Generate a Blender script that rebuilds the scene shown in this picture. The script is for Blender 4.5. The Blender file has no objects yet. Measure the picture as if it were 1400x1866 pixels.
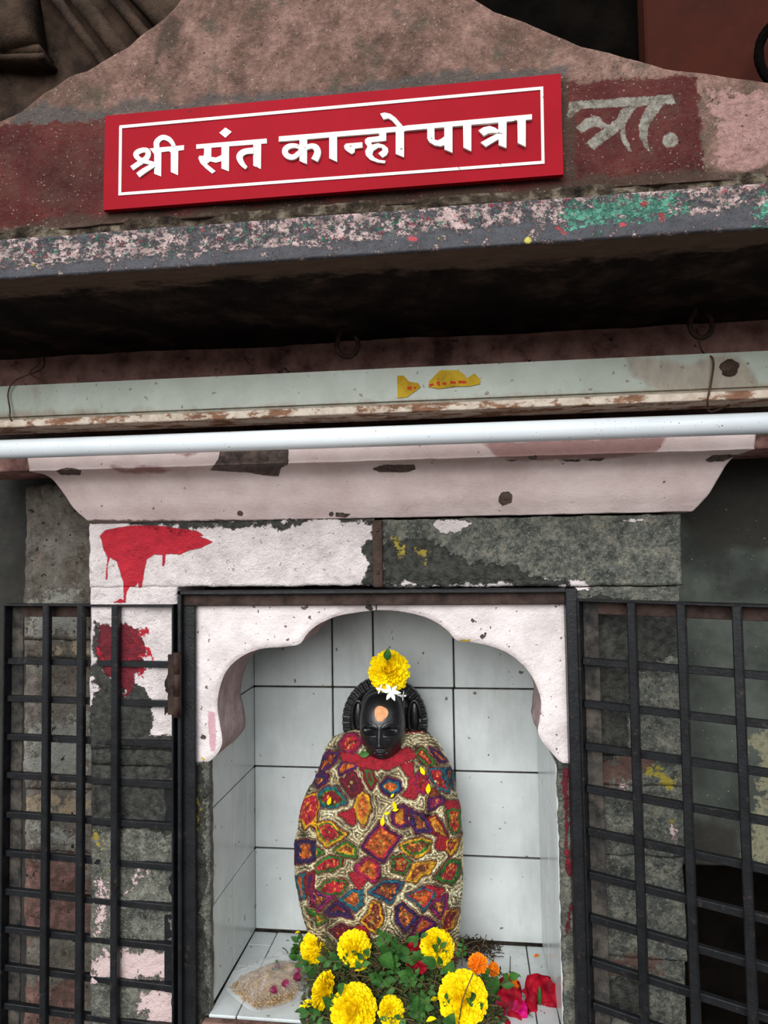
import bpy, bmesh, math, random
import numpy as np
from mathutils import Vector, Matrix
from mathutils.geometry import delaunay_2d_cdt, tessellate_polygon
random.seed(7)
S = bpy.context.scene
COL = S.collection
# ------------------------------------------------------------------ camera
F = 1250.0
YAW, PIT, ROL = -0.121505950, 0.0479030976, -0.0151313990
cy, sy = math.cos(YAW), math.sin(YAW); cp, sp = math.cos(PIT), math.sin(PIT); cr, sr = math.cos(ROL), math.sin(ROL)
W = np.array([sy*cp, cy*cp, sp]); rt = np.array([cy, -sy, 0.0]); up_ = np.cross(rt, W)
R_ = cr*rt + sr*up_; U_ = -sr*rt + cr*up_
CAM = np.array([0, -1.0, 1.35])
cam = bpy.data.objects.new('camera', bpy.data.cameras.new('camera')); COL.objects.link(cam)
cam.matrix_world = Matrix(((R_[0], U_[0], -W[0], CAM[0]), (R_[1], U_[1], -W[1], CAM[1]), (R_[2], U_[2], -W[2], CAM[2]), (0, 0, 0, 1)))
cam.data.sensor_fit = 'HORIZONTAL'; cam.data.sensor_width = 36; cam.data.lens = F/1400*36; cam.data.clip_start = 0.01
S.camera = cam
# ------------------------------------------------------------------ world, sun, exposure
S.view_settings.view_transform = 'Standard'; S.view_settings.look = 'None'; S.view_settings.gamma = 1
S.view_settings.exposure = 0.36
w = bpy.data.worlds.new('overcast'); S.world = w; w.use_nodes = True
wn = w.node_tree; wn.nodes.clear()
o = wn.nodes.new('ShaderNodeOutputWorld'); b = wn.nodes.new('ShaderNodeBackground'); wn.links.new(b.outputs[0], o.inputs[0])
tc = wn.nodes.new('ShaderNodeTexCoord'); sx = wn.nodes.new('ShaderNodeSeparateXYZ'); wn.links.new(tc.outputs['Generated'], sx.inputs[0])
r = wn.nodes.new('ShaderNodeValToRGB'); wn.links.new(sx.outputs[2], r.inputs[0])
r.color_ramp.elements[0].position = 0.0; r.color_ramp.elements[0].color = (.10, .095, .09, 1)
r.color_ramp.elements[1].position = 0.25; r.color_ramp.elements[1].color = (.86, .93, 1, 1)
e = r.color_ramp.elements.new(.06); e.color = (.42, .44, .46, 1)
wn.links.new(r.outputs[0], b.inputs[0]); b.inputs[1].default_value = 1.1
sl = bpy.data.lights.new('sun', 'SUN'); sl.energy = 2.5; sl.angle = math.radians(50); sl.color = (1, .99, .97)
so = bpy.data.objects.new('sun', sl); COL.objects.link(so)
so.rotation_euler = Vector((0.16, 1.0, -0.5)).to_track_quat('-Z', 'Y').to_euler()

# ------------------------------------------------------------------ helpers
def ray(px, py): return W + R_*(px-700)/F - U_*(py-933)/F
def P(px, py, Y=0.0):
    d = ray(px, py); return CAM + d*(Y-CAM[1])/d[1]
def PZ(px, py, z):
    d = ray(px, py); return CAM + d*(z-CAM[2])/d[2]
def project(V):
    D = np.asarray(V, float)-CAM; z = D@W
    return np.stack([700+F*(D@R_)/z, 933-F*(D@U_)/z], -1)
def lin(c): return tuple((x/255/12.92 if x/255 <= .04045 else ((x/255+.055)/1.055)**2.4) for x in c)
def L4(c): return (*lin(c), 1)

def hsh(i, j, k):
    n = (i*374761393 + j*668265263 + k*2147483647 + 974711) & 0xffffffff
    n = ((n ^ (n >> 13))*1274126177) & 0xffffffff
    return ((n ^ (n >> 16)) & 0xffff)/65535.0
def vnoise(V, s):
    V = np.asarray(V, float)*s; I = np.floor(V).astype(np.int64); f = V-I; f = f*f*(3-2*f)
    out = 0
    for a in (0, 1):
        for b_ in (0, 1):
            for c in (0, 1):
                wt = (f[:, 0] if a else 1-f[:, 0])*(f[:, 1] if b_ else 1-f[:, 1])*(f[:, 2] if c else 1-f[:, 2])
                out = out + wt*hsh(I[:, 0]+a, I[:, 1]+b_, I[:, 2]+c)
    return out-.5
def fbm(V, s, o=4):
    t = 0; a = 1
    for i in range(o): t = t+a*vnoise(V, s*2**i); a *= .5
    return t
def sdf(Q, poly):
    """signed distance in photo pixels, positive inside"""
    poly = np.asarray(poly, float); n = len(poly); d = np.full(len(Q), 1e9); ins = np.zeros(len(Q), bool)
    for i in range(n):
        a = poly[i]; b_ = poly[(i+1) % n]; ab = b_-a
        t = np.clip(((Q-a)@ab)/(ab@ab+1e-9), 0, 1)
        d = np.minimum(d, np.hypot(*(Q-a-t[:, None]*ab).T))
        c = ((a[1] > Q[:, 1]) != (b_[1] > Q[:, 1]))
        xx = a[0]+(Q[:, 1]-a[1])/(b_[1]-a[1]+1e-12)*ab[0]
        ins ^= c & (Q[:, 0] < xx)
    return np.where(ins, d, -d)
def usdf(Q, polys, clip=40):
    d = np.full(len(Q), -1e9)
    for p in polys: d = np.maximum(d, sdf(Q, p))
    return np.clip(d, -clip, clip)
def crop(ox, oy, s, pts): return [(ox+x/s, oy+y/s) for x, y in pts]
def circ(x, y, r, n=14): return [(x+r*math.cos(2*math.pi*i/n), y+r*math.sin(2*math.pi*i/n)) for i in range(n)]

def mk(name, V, Fc, mat, parent=None, base=None, smooth=False):
    V = np.asarray(V, float)
    off = np.array(parent['_base']) if parent is not None and '_base' in parent else (np.array(base) if base is not None else np.zeros(3))
    me = bpy.data.meshes.new(name); me.from_pydata((V-off).tolist(), [], Fc)
    if mat: me.materials.append(mat)
    if smooth: me.polygons.foreach_set('use_smooth', [True]*len(me.polygons))
    me.update()
    ob = bpy.data.objects.new(name, me); COL.objects.link(ob)
    if parent is not None: ob.parent = parent; ob['_base'] = list(off)
    elif base is not None: ob.location = base; ob['_base'] = list(off)
    else: ob['_base'] = [0, 0, 0]
    return ob
def root(name, base, label=None, cat=None, group=None, kind=None):
    ob = bpy.data.objects.new(name, None); COL.objects.link(ob); ob.location = base; ob['_base'] = [float(x) for x in base]
    ob.empty_display_size = .02
    return tag(ob, label, cat, group, kind)
def tag(ob, label=None, cat=None, group=None, kind=None):
    if label: ob['label'] = label
    if cat: ob['category'] = cat
    if group: ob['group'] = group
    if kind: ob['kind'] = kind
    return ob
def attr(ob, name, vals):
    a = ob.data.attributes.new(name, 'FLOAT', 'POINT'); a.data.foreach_set('value', np.asarray(vals, np.float32))
def attrc(ob, name, cols):
    c = np.ones((len(cols), 4), np.float32); c[:, :3] = cols
    a = ob.data.attributes.new(name, 'FLOAT_COLOR', 'POINT'); a.data.foreach_set('color', c.ravel())
def wv(ob):  # world verts
    n = len(ob.data.vertices); a = np.empty(n*3, np.float32); ob.data.vertices.foreach_get('co', a)
    return a.reshape(-1, 3)+np.array(ob['_base'])
def sub(*L):
    V = []; Fc = []
    for v, f in L:
        n = len(V); V += [tuple(x) for x in v]; Fc += [tuple(i+n for i in q) for q in f]
    return V, Fc
def box(x0, x1, y0, y1, z0, z1, bev=0.0, seg=1):
    bm = bmesh.new(); bmesh.ops.create_cube(bm, size=1)
    for v in bm.verts: v.co = ((x0+x1)/2+v.co.x*(x1-x0), (y0+y1)/2+v.co.y*(y1-y0), (z0+z1)/2+v.co.z*(z1-z0))
    if bev: bmesh.ops.bevel(bm, geom=bm.edges[:], offset=bev, segments=seg, affect='EDGES', profile=.5)
    bm.verts.ensure_lookup_table()
    V = [tuple(v.co) for v in bm.verts]; Fc = [tuple(v.index for v in f.verts) for f in bm.faces]; bm.free()
    return V, Fc
def obox(o, ax, ay, az, lx, ly, lz, bev=0.0):
    """box in a local frame: o + ax*[lx] + ay*[ly] + az*[lz]"""
    V, Fc = box(*lx, *ly, *lz, bev)
    return [tuple(o+ax*v[0]+ay*v[1]+az*v[2]) for v in V], Fc
def tube(path, r, n=8, cap=True):
    path = [np.array(p, float) for p in path]; rr = r if hasattr(r, '__len__') else [r]*len(path)
    V = []; Fc = []; ref = np.array([.13, .31, .94])
    for i, p in enumerate(path):
        t = path[min(i+1, len(path)-1)]-path[max(i-1, 0)]; t = t/(np.linalg.norm(t)+1e-12)
        a = np.cross(t, ref); a /= np.linalg.norm(a)+1e-12; b_ = np.cross(t, a)
        for k in range(n):
            q = 2*math.pi*k/n; V.append(tuple(p+rr[i]*(a*math.cos(q)+b_*math.sin(q))))
    for i in range(len(path)-1):
        for k in range(n): Fc.append((i*n+k, i*n+(k+1) % n, (i+1)*n+(k+1) % n, (i+1)*n+k))
    if cap: Fc.append(tuple(range(n))[::-1]); Fc.append(tuple((len(path)-1)*n+k for k in range(n)))
    return V, Fc
def crv(pts, n=8, closed=False):
    pts = [np.array(p, float) for p in pts]; out = []; m = len(pts)
    rng = range(m) if closed else range(m-1)
    for i in rng:
        g = (lambda j: pts[j % m]) if closed else (lambda j: pts[min(max(j, 0), m-1)])
        p0, p1, p2, p3 = g(i-1), g(i), g(i+1), g(i+2)
        for k in range(n):
            t = k/n; out.append(.5*((2*p1)+(-p0+p2)*t+(2*p0-5*p1+4*p2-p3)*t*t+(-p0+3*p1-3*p2+p3)*t**3))
    if not closed: out.append(pts[-1])
    return out
def prism(poly, y0, y1, ypx=None):
    """poly in photo pixels standing on the plane y=y0, extruded to y1"""
    A = [P(x, y, y0 if ypx is None else ypx) for x, y in poly]; n = len(A)
    tri = tessellate_polygon([[Vector((a[0], a[2], 0)) for a in A]])
    V = [(a[0], y0, a[2]) for a in A]+[(a[0], y1, a[2]) for a in A]
    Fc = [tuple(t) for t in tri]+[tuple(i+n for i in t) for t in tri]
    Fc += [(i, (i+1) % n, (i+1) % n+n, i+n) for i in range(n)]
    return V, Fc
def fixn(ob):
    bm = bmesh.new(); bm.from_mesh(ob.data); bmesh.ops.recalc_face_normals(bm, faces=bm.faces[:]); bm.to_mesh(ob.data); bm.free(); return ob
def stroke(pts):
    """variable-width stroke -> list of quads polygons (photo px) ; pts (x,y,w)"""
    c = crv(pts, 5); Lp = []; Rp = []
    for i, p in enumerate(c):
        t = c[min(i+1, len(c)-1)][:2]-c[max(i-1, 0)][:2]; t = t/np.linalg.norm(t); nrm = np.array([-t[1], t[0]])
        Lp.append(p[:2]+nrm*p[2]/2); Rp.append(p[:2]-nrm*p[2]/2)
    return [[tuple(Lp[i]), tuple(Lp[i+1]), tuple(Rp[i+1]), tuple(Rp[i])] for i in range(len(c)-1)]
def grid(nx, ny, fn):
    """fn(u,v)->(N,3) arrays ; u,v flattened"""
    u, v = np.meshgrid(np.linspace(0, 1, nx), np.linspace(0, 1, ny)); V = fn(u.ravel(), v.ravel())
    i = np.arange((nx-1)*(ny-1)); a = (i//(nx-1))*nx+i % (nx-1)
    return V, np.stack([a, a+1, a+nx+1, a+nx], 1).tolist()

def ell(c, rx, ry, rz, n=28):
    def fn(u, v):
        th = u*2*math.pi; ph = (v-.5)*math.pi; return np.stack([c[0]+rx*np.cos(th)*np.cos(ph), c[1]+ry*np.sin(th)*np.cos(ph), c[2]+rz*np.sin(ph)], 1)
    return grid(n, n, fn)

# ------------------------------------------------------------------ materials
def nt(name):
    m = bpy.data.materials.new(name); m.use_nodes = True; t = m.node_tree; bs = t.nodes['Principled BSDF']; return m, t, bs
def N(t, typ, **k):
    n = t.nodes.new(typ)
    for a, v in k.items(): setattr(n, a, v)
    return n
def math_(t, op, a, b_=None, clamp=False):
    n = N(t, 'ShaderNodeMath', operation=op, use_clamp=clamp)
    for i, x in enumerate((a, b_)):
        if x is None: continue
        if isinstance(x, (int, float)): n.inputs[i].default_value = x
        else: t.links.new(x, n.inputs[i])
    return n.outputs[0]
def noise(t, vec, scale, detail=6, rough=.6, dist=0.0):
    n = N(t, 'ShaderNodeTexNoise'); n.inputs['Scale'].default_value = scale; n.inputs['Detail'].default_value = detail
    n.inputs['Roughness'].default_value = rough; n.inputs['Distortion'].default_value = dist
    t.links.new(vec, n.inputs['Vector']); return n.outputs['Fac']
def ramp(t, fac, stops):
    n = N(t, 'ShaderNodeValToRGB'); el = n.color_ramp.elements
    while len(el) < len(stops): el.new(.5)
    for e_, (p, c) in zip(el, stops): e_.position = p; e_.color = L4(c)
    t.links.new(fac, n.inputs[0]); return n.outputs[0]
def vec(t, obj=False, stretch=None, off=0):
    if obj: v = N(t, 'ShaderNodeTexCoord').outputs['Object']
    else: v = N(t, 'ShaderNodeNewGeometry').outputs['Position']
    mp = N(t, 'ShaderNodeMapping'); mp.inputs['Location'].default_value = (off, off*.7, off*1.3)
    if stretch: mp.inputs['Scale'].default_value = stretch
    t.links.new(v, mp.inputs[0]); return mp.outputs[0]
def layered(name, stops, cs, layers=(), rough=.8, spec=.12, bump=((60, .5), (400, .3)), bd=.003, obj=False, metal=0, rnd=0, nr=.65):
    m, t, bs = nt(name); v = vec(t, obj)
    colr = ramp(t, noise(t, v, cs, 10, nr), stops)
    hs = None
    for i, L in enumerate(layers):
        lv = vec(t, obj, L.get('st'), 3.1*(i+1))
        n1 = noise(t, lv, L.get('ns', 60), 8, L.get('nr', .7))
        x = math_(t, 'MULTIPLY', math_(t, 'SUBTRACT', n1, .5), 2*L.get('amp', 12))
        if L.get('attr'):
            a = N(t, 'ShaderNodeAttribute', attribute_name=L['attr']); x = math_(t, 'ADD', x, a.outputs['Fac'])
        x = math_(t, 'ADD', x, L.get('bias', 0))
        fac = math_(t, 'ADD', math_(t, 'DIVIDE', x, L.get('soft', 1.5)), .5, True)
        if L.get('op', 1) != 1: fac = math_(t, 'MULTIPLY', fac, L['op'])
        lc = ramp(t, noise(t, lv, L.get('cs', 80), 6), L['cols'])
        mx = N(t, 'ShaderNodeMix', data_type='RGBA'); t.links.new(fac, mx.inputs[0]); t.links.new(colr, mx.inputs[6]); t.links.new(lc, mx.inputs[7])
        colr = mx.outputs[2]
        if L.get('h'):
            hh = math_(t, 'MULTIPLY', fac, L['h']); hs = hh if hs is None else math_(t, 'ADD', hs, hh)
    if rnd:
        oi = N(t, 'ShaderNodeObjectInfo'); hv = N(t, 'ShaderNodeHueSaturation')
        t.links.new(math_(t, 'ADD', math_(t, 'MULTIPLY', oi.outputs['Random'], rnd), 1-rnd/2), hv.inputs['Value']); t.links.new(colr, hv.inputs['Color']); colr = hv.outputs[0]
    t.links.new(colr, bs.inputs['Base Color'])
    for s_, k in bump:
        b1 = math_(t, 'MULTIPLY', noise(t, v, s_, 5), k); hs = b1 if hs is None else math_(t, 'ADD', hs, b1)
    bp = N(t, 'ShaderNodeBump'); bp.inputs['Strength'].default_value = 1; bp.inputs['Distance'].default_value = bd
    if hs is not None: t.links.new(hs, bp.inputs['Height']); t.links.new(bp.outputs[0], bs.inputs['Normal'])
    bs.inputs['Roughness'].default_value = rough; bs.inputs['Specular IOR Level'].default_value = spec; bs.inputs['Metallic'].default_value = metal
    return m

WHT = [(.35, (202, 191, 189)), (.6, (226, 215, 213))]
specks = [dict(ns=170, amp=30, bias=-10.5, soft=2, cols=[(0, (120, 110, 105)), (1, (150, 130, 128))], op=.8, nr=.5)]
M = {}
M['ped'] = layered('weathered_pink_plaster', [(.32, (72, 56, 48)), (.45, (108, 84, 74)), (.55, (134, 104, 94)), (.68, (158, 126, 114))], 26, [
    dict(ns=22, amp=30, bias=-5.5, soft=6, cols=[(0, (72, 70, 58)), (1, (92, 84, 72))], cs=90, op=.8),
    dict(attr='blue', ns=50, amp=16, soft=10, cols=[(0, (62, 70, 74)), (1, (92, 88, 82))], cs=60, op=.8),
    dict(attr='maroon', ns=90, amp=24, soft=4, cols=[(.3, (62, 28, 28)), (.5, (82, 37, 36)), (.7, (100, 54, 49))], cs=18),
    dict(attr='maroon', ns=14, amp=38, bias=-46, soft=16, cols=[(0, (72, 58, 52)), (1, (98, 72, 62))], op=.65),
    dict(attr='pink', ns=95, amp=62, bias=-22, soft=5, cols=[(0, (146, 110, 104)), (1, (174, 138, 132))]),
    dict(attr='grime_shade', ns=40, amp=16, soft=10, cols=[(0, (48, 42, 36)), (1, (80, 68, 58))], op=.8),
    dict(attr='text', ns=150, amp=7, soft=1.5, cols=[(.35, (96, 90, 80)), (.55, (146, 142, 132))], cs=120),
    dict(ns=150, amp=30, bias=-1, soft=8, cols=[(0, (70, 52, 44)), (1, (90, 68, 58))], op=.38, nr=.75),
    dict(ns=420, amp=30, bias=-11.5, soft=2, cols=[(0, (180, 160, 150)), (1, (190, 170, 160))], nr=.4, op=.5),
    dict(ns=260, amp=30, bias=-12, soft=2, cols=[(0, (38, 30, 26)), (1, (58, 44, 38))], nr=.5, op=.7, h=-1)],
    rough=.9, bump=((45, .8), (220, .8), (700, .3)), bd=.003, nr=.78)
M['ledge'] = layered('peeling_painted_slab', [(.35, (44, 44, 49)), (.6, (66, 66, 72))], 30, [
    dict(attr='pinkz', ns=62, amp=80, bias=-3, soft=4, st=(.9, 1, 1.1), cols=[(.35, (118, 96, 92)), (.62, (196, 168, 164))], cs=70, h=1.2, nr=.9),
    dict(attr='pinkz', ns=150, amp=70, bias=-13, soft=3, st=(.8, 1, 1.2), cols=[(0, (52, 50, 52)), (1, (84, 84, 86))], h=-.6),
    dict(attr='green', ns=130, amp=80, bias=-8, soft=3, st=(.8, 1, 1.2), cols=[(.3, (44, 92, 80)), (.6, (84, 150, 126))], h=.4),
    dict(attr='pinkz', ns=130, amp=60, bias=-17, soft=2, cols=[(0, (38, 100, 80)), (1, (60, 130, 104))]),
    dict(attr='pinkz', ns=90, amp=62, bias=-20, soft=2, cols=[(0, (140, 34, 44)), (1, (166, 48, 56))]),
    dict(attr='red', ns=90, amp=14, bias=0, soft=2, cols=[(0, (150, 38, 46)), (1, (180, 60, 66))]),
    dict(attr='yellow', ns=90, amp=5, soft=2, cols=[(0, (170, 150, 50)), (1, (200, 188, 96))], h=.6)],
    rough=.6, spec=.4, bump=((70, .3), (300, .4)), bd=.0025)
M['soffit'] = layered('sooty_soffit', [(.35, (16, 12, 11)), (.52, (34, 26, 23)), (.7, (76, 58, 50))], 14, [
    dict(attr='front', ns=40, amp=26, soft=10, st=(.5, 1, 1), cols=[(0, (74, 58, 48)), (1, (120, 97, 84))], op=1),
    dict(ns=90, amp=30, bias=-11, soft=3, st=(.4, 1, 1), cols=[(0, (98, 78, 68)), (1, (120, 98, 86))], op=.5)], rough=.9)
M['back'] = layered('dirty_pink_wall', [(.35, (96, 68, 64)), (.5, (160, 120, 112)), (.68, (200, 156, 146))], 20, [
    dict(attr='edge_dark', ns=30, amp=22, soft=12, cols=[(0, (66, 52, 48)), (1, (116, 92, 86))], op=.75),
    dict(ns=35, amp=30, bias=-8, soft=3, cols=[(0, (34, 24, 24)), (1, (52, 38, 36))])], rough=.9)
M['cornice'] = layered('pink_lime_paint', [(.35, (206, 182, 178)), (.6, (232, 212, 208))], 9, [
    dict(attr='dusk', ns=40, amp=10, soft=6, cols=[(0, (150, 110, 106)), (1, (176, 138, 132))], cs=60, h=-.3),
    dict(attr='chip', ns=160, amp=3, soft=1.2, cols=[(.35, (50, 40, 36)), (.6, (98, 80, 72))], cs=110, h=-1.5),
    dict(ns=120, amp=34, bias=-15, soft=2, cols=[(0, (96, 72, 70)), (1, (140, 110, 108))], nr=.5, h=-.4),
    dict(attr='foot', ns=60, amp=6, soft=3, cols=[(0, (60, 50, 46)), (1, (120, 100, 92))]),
    ], rough=.55, spec=.4, bump=((25, .35), (260, .25)), bd=.003)
def pier_mat(name, stops):
    return layered(name, stops, 34, [
        dict(ns=220, amp=30, bias=-4, soft=3, cols=[(0, (128, 130, 118)), (1, (150, 146, 132))], op=.5),
        dict(ns=150, amp=30, bias=-5, soft=3, cols=[(0, (34, 34, 30)), (1, (52, 52, 46))], op=.8),
        dict(ns=60, amp=30, bias=-8, soft=5, cols=[(0, (76, 88, 92)), (1, (96, 104, 98))], op=.6),
        dict(ns=80, amp=30, bias=-9.5, soft=3, cols=[(0, (110, 72, 62)), (1, (120, 104, 60))], op=.5),
        dict(ns=190, amp=40, bias=-16.5, soft=1.5, cols=[(0, (170, 162, 140)), (1, (205, 190, 180))], nr=.65, op=.85, h=.5),
        dict(attr='brown', ns=60, amp=44, soft=5, op=.85, cols=[(0, (70, 46, 40)), (1, (108, 76, 66))]),
        dict(attr='white', ns=75, amp=14, soft=1.5, cols=WHT, cs=40, h=1.2),
        dict(attr='pink', ns=75, amp=60, bias=-9, nr=.8, soft=2, cols=[(0, (196, 168, 166)), (1, (218, 196, 192))], cs=60, h=.8),
        dict(attr='white', ns=170, amp=42, bias=-53, soft=2, cols=[(0, (150, 120, 120)), (1, (110, 130, 130))], op=.7, nr=.5),
        dict(attr='dark', ns=90, amp=22, soft=3, cols=[(.35, (26, 26, 22)), (.65, (66, 66, 60))], cs=100, h=-.4),
        dict(attr='dred', ns=110, amp=14, soft=2, cols=[(.3, (78, 14, 24)), (.6, (112, 22, 36)), (.75, (172, 26, 44))], cs=50, h=.2),
        dict(attr='red', ns=150, amp=2.2, soft=1.2, cols=[(.3, (168, 18, 38)), (.7, (196, 30, 50))], cs=60, h=.2),
        dict(attr='yellow', ns=120, amp=34, bias=-3, soft=2, cols=[(0, (140, 122, 34)), (1, (160, 146, 60))]),
        dict(attr='red2', ns=130, amp=22, soft=1.5, cols=[(.3, (160, 18, 38)), (.7, (190, 30, 50))])],
        rough=.6, spec=.4, bump=((38, .6), (140, .7), (420, .5)), bd=.005, nr=.82)
M['pier'] = pier_mat('painted_mossy_stone', [(.38, (44, 43, 40)), (.5, (86, 86, 78)), (.62, (126, 124, 112))])
M['pierR'] = pier_mat('dark_mossy_stone', [(.38, (38, 40, 38)), (.5, (82, 84, 77)), (.62, (128, 124, 110))])
M['arch'] = layered('whitewashed_arch_stone', WHT, 14, [
    dict(ns=70, amp=40, bias=-12.5, soft=3, cols=[(0, (196, 156, 164)), (1, (206, 176, 180))], op=.8, nr=.75),
    dict(ns=130, amp=30, bias=-11.5, soft=2, cols=[(0, (86, 74, 68)), (1, (130, 90, 90))], nr=.45, h=-.5),
    dict(attr='spot', ns=150, amp=5, soft=2, cols=[(0, (140, 40, 60)), (1, (200, 120, 140))], op=.6),
    dict(attr='yellow', ns=150, amp=3, soft=1, cols=[(0, (190, 160, 40)), (1, (200, 175, 60))]),
    dict(attr='chip', ns=150, amp=3, soft=1, cols=[(0, (40, 34, 30)), (1, (80, 68, 62))], h=-1)], rough=.5, spec=.45, bump=((40, .7), (130, .5), (420, .2)), bd=.0035)
M['intr'] = layered('pink_arch_underside', [(.35, (168, 146, 144)), (.6, (196, 174, 172))], 40, [], rough=.8, bump=((50, .8), (260, .8)), bd=.004)
M['tile'] = layered('white_glazed_tile', [(.35, (184, 190, 189)), (.65, (204, 209, 208))], 7, [
    dict(ns=14, amp=30, bias=-6, soft=14, cols=[(0, (150, 154, 150)), (1, (172, 175, 170))], op=.6, st=(1, 1, .3)),
    dict(ns=90, amp=30, bias=-13.5, soft=1.5, cols=[(0, (90, 86, 76)), (1, (120, 112, 100))], nr=.4)], rough=.22, spec=.5, bump=((9, .3),), bd=.001, rnd=.06)
M['grout'] = layered('black_grout', [(.4, (34, 30, 27)), (.6, (66, 60, 54))], 60, rough=.95)
M['iron'] = layered('black_painted_iron', [(.35, (12, 13, 15)), (.6, (24, 25, 28))], 40, [
    dict(ns=60, amp=30, bias=-8, soft=6, cols=[(0, (58, 44, 38)), (1, (72, 62, 56))], op=.6)], rough=.42, spec=.35, bump=((90, .3), (300, .3)), bd=.0012)
M['rust'] = layered('rusty_brown_iron', [(.35, (38, 28, 25)), (.6, (70, 54, 48))], 40, [
    dict(ns=120, amp=30, bias=-10, soft=3, cols=[(0, (26, 24, 24)), (1, (100, 84, 74))], op=.8)], rough=.6, bump=((90, .4), (300, .4)), bd=.0015)
M['dust'] = layered('dusty_iron', [(.35, (28, 28, 30)), (.6, (62, 58, 54))], 50, [
    dict(ns=30, amp=30, bias=-4, soft=8, cols=[(0, (84, 78, 70)), (1, (100, 92, 82))], op=.6)], rough=.7, bump=((90, .3), (300, .3)), bd=.0012)
M['batten'] = layered('pale_green_enamel', [(.35, (132, 139, 124)), (.6, (154, 161, 148))], 10, [
    dict(attr='grime_shade', ns=30, amp=24, soft=12, st=(1, 1, .6), cols=[(.3, (98, 80, 62)), (.7, (142, 124, 102))], op=.8),
    dict(ns=120, amp=30, bias=-12, soft=2, cols=[(0, (80, 66, 52)), (1, (110, 90, 70))], nr=.4)], rough=.35, spec=.5, bump=((30, .2),), bd=.001)
M['lip'] = layered('rusty_cream_lip', [(.4, (196, 178, 160)), (.6, (222, 208, 192))], 60, [
    dict(ns=55, amp=30, bias=-1.5, soft=4, st=(.5, 1, 1), cols=[(.3, (96, 54, 32)), (.7, (150, 100, 66))], op=.9)], rough=.7)
M['tube'] = layered('white_glass_tube', [(.4, (226, 232, 236)), (.6, (234, 239, 243))], 8, [
    dict(ns=420, amp=30, bias=-15, soft=1.5, cols=[(0, (90, 86, 80)), (1, (130, 120, 110))], nr=.3)], rough=.12, spec=.6, bump=())
M['metal'] = layered('dull_aluminium', [(.4, (150, 150, 150)), (.6, (180, 180, 180))], 20, rough=.4, metal=.8)
M['sign'] = layered('red_sign_enamel', [(.35, (138, 4, 20)), (.65, (156, 8, 30))], 5, [
    dict(ns=120, amp=30, bias=-13, soft=2, cols=[(0, (90, 20, 24)), (1, (120, 30, 40))], nr=.4),
    dict(attr='mark', ns=160, amp=4, soft=2, cols=[(0, (56, 20, 20)), (1, (90, 24, 28))], op=.8)], rough=.5, spec=.06, bump=((12, .1),), bd=.001)
M['white'] = layered('sign_white_vinyl', [(.4, (226, 224, 214)), (.6, (236, 235, 228))], 30, [
    dict(ns=160, amp=30, bias=-12.5, soft=2, cols=[(0, (120, 100, 96)), (1, (150, 130, 120))], nr=.4)], rough=.4, bump=())
M['darkwall'] = layered('dark_grey_plaster', [(.35, (34, 33, 31)), (.6, (54, 53, 50))], 8, [
    dict(ns=40, amp=30, bias=-8, soft=8, cols=[(0, (62, 64, 58)), (1, (70, 70, 66))], op=.4)], rough=.85, bump=((60, .5), (300, .3)), bd=.002)
M['greenwall'] = layered('grey_green_plaster', [(.35, (50, 53, 49)), (.6, (80, 84, 78))], 9, [
    dict(attr='moss', ns=45, amp=90, bias=-12, nr=.8, soft=6, cols=[(.3, (70, 76, 62)), (.5, (130, 126, 102)), (.7, (88, 90, 76))], cs=70),
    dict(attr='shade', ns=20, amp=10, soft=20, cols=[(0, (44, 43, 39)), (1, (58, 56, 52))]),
    dict(ns=300, amp=30, bias=-15, soft=1.5, cols=[(0, (150, 150, 140)), (1, (170, 166, 156))], nr=.35)], rough=.85, bump=((60, .4), (300, .3)), bd=.002)
M['lstone'] = layered('rough_grey_brown_stone', [(.35, (66, 60, 54)), (.5, (98, 92, 84)), (.65, (124, 118, 110))], 24, [
    dict(ns=50, amp=30, bias=-6, soft=4, cols=[(0, (66, 58, 50)), (1, (86, 72, 60))], op=.8),
    dict(ns=25, amp=30, bias=-9, soft=6, cols=[(0, (140, 104, 102)), (1, (158, 124, 118))], op=.7),
    dict(attr='brown', ns=40, amp=50, bias=-8, soft=6, op=.8, cols=[(.35, (78, 54, 48)), (.5, (104, 76, 68)), (.65, (140, 98, 94))], cs=60),
    dict(attr='pale', ns=70, amp=90, bias=-16, soft=5, nr=.8, cols=[(0, (128, 130, 124)), (1, (150, 148, 140))], cs=120, op=.75),
    dict(attr='tan', ns=50, amp=50, bias=-8, soft=6, op=.75, cols=[(0, (130, 112, 88)), (1, (162, 146, 120))]),
    dict(ns=110, amp=30, bias=-9.5, soft=3, cols=[(0, (32, 28, 24)), (1, (50, 44, 38))], nr=.5)], rough=.85, bump=((45, 1), (160, .8), (420, .4)), bd=.005, nr=.82)
M['void'] = layered('black_recess', [(.4, (9, 8, 7)), (.6, (17, 14, 12))], 10, rough=.95, spec=0)  # near-black stone colour; also paints the dark of the recess and background
M['redbeam'] = layered('rust_red_paint', [(.35, (42, 14, 6)), (.6, (60, 21, 10))], 6, rough=.8, bump=((500, .2),))
M['carved'] = layered('dark_carved_stone', [(.35, (34, 25, 20)), (.6, (72, 57, 46))], 12, [
    dict(ns=40, amp=30, bias=-8, soft=6, cols=[(0, (66, 54, 45)), (1, (80, 66, 56))], op=.5)], rough=.9, bump=((40, 1), (200, .5)), bd=.004)
M['blackstone'] = layered('polished_black_stone', [(.35, (13, 13, 15)), (.6, (25, 25, 28))], 30, [
    dict(ns=60, amp=30, bias=-11.5, soft=4, cols=[(0, (62, 50, 42)), (1, (84, 70, 60))], op=.5)], rough=.3, spec=.6, bump=((60, .35), (240, .2)), bd=.0015)
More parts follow.
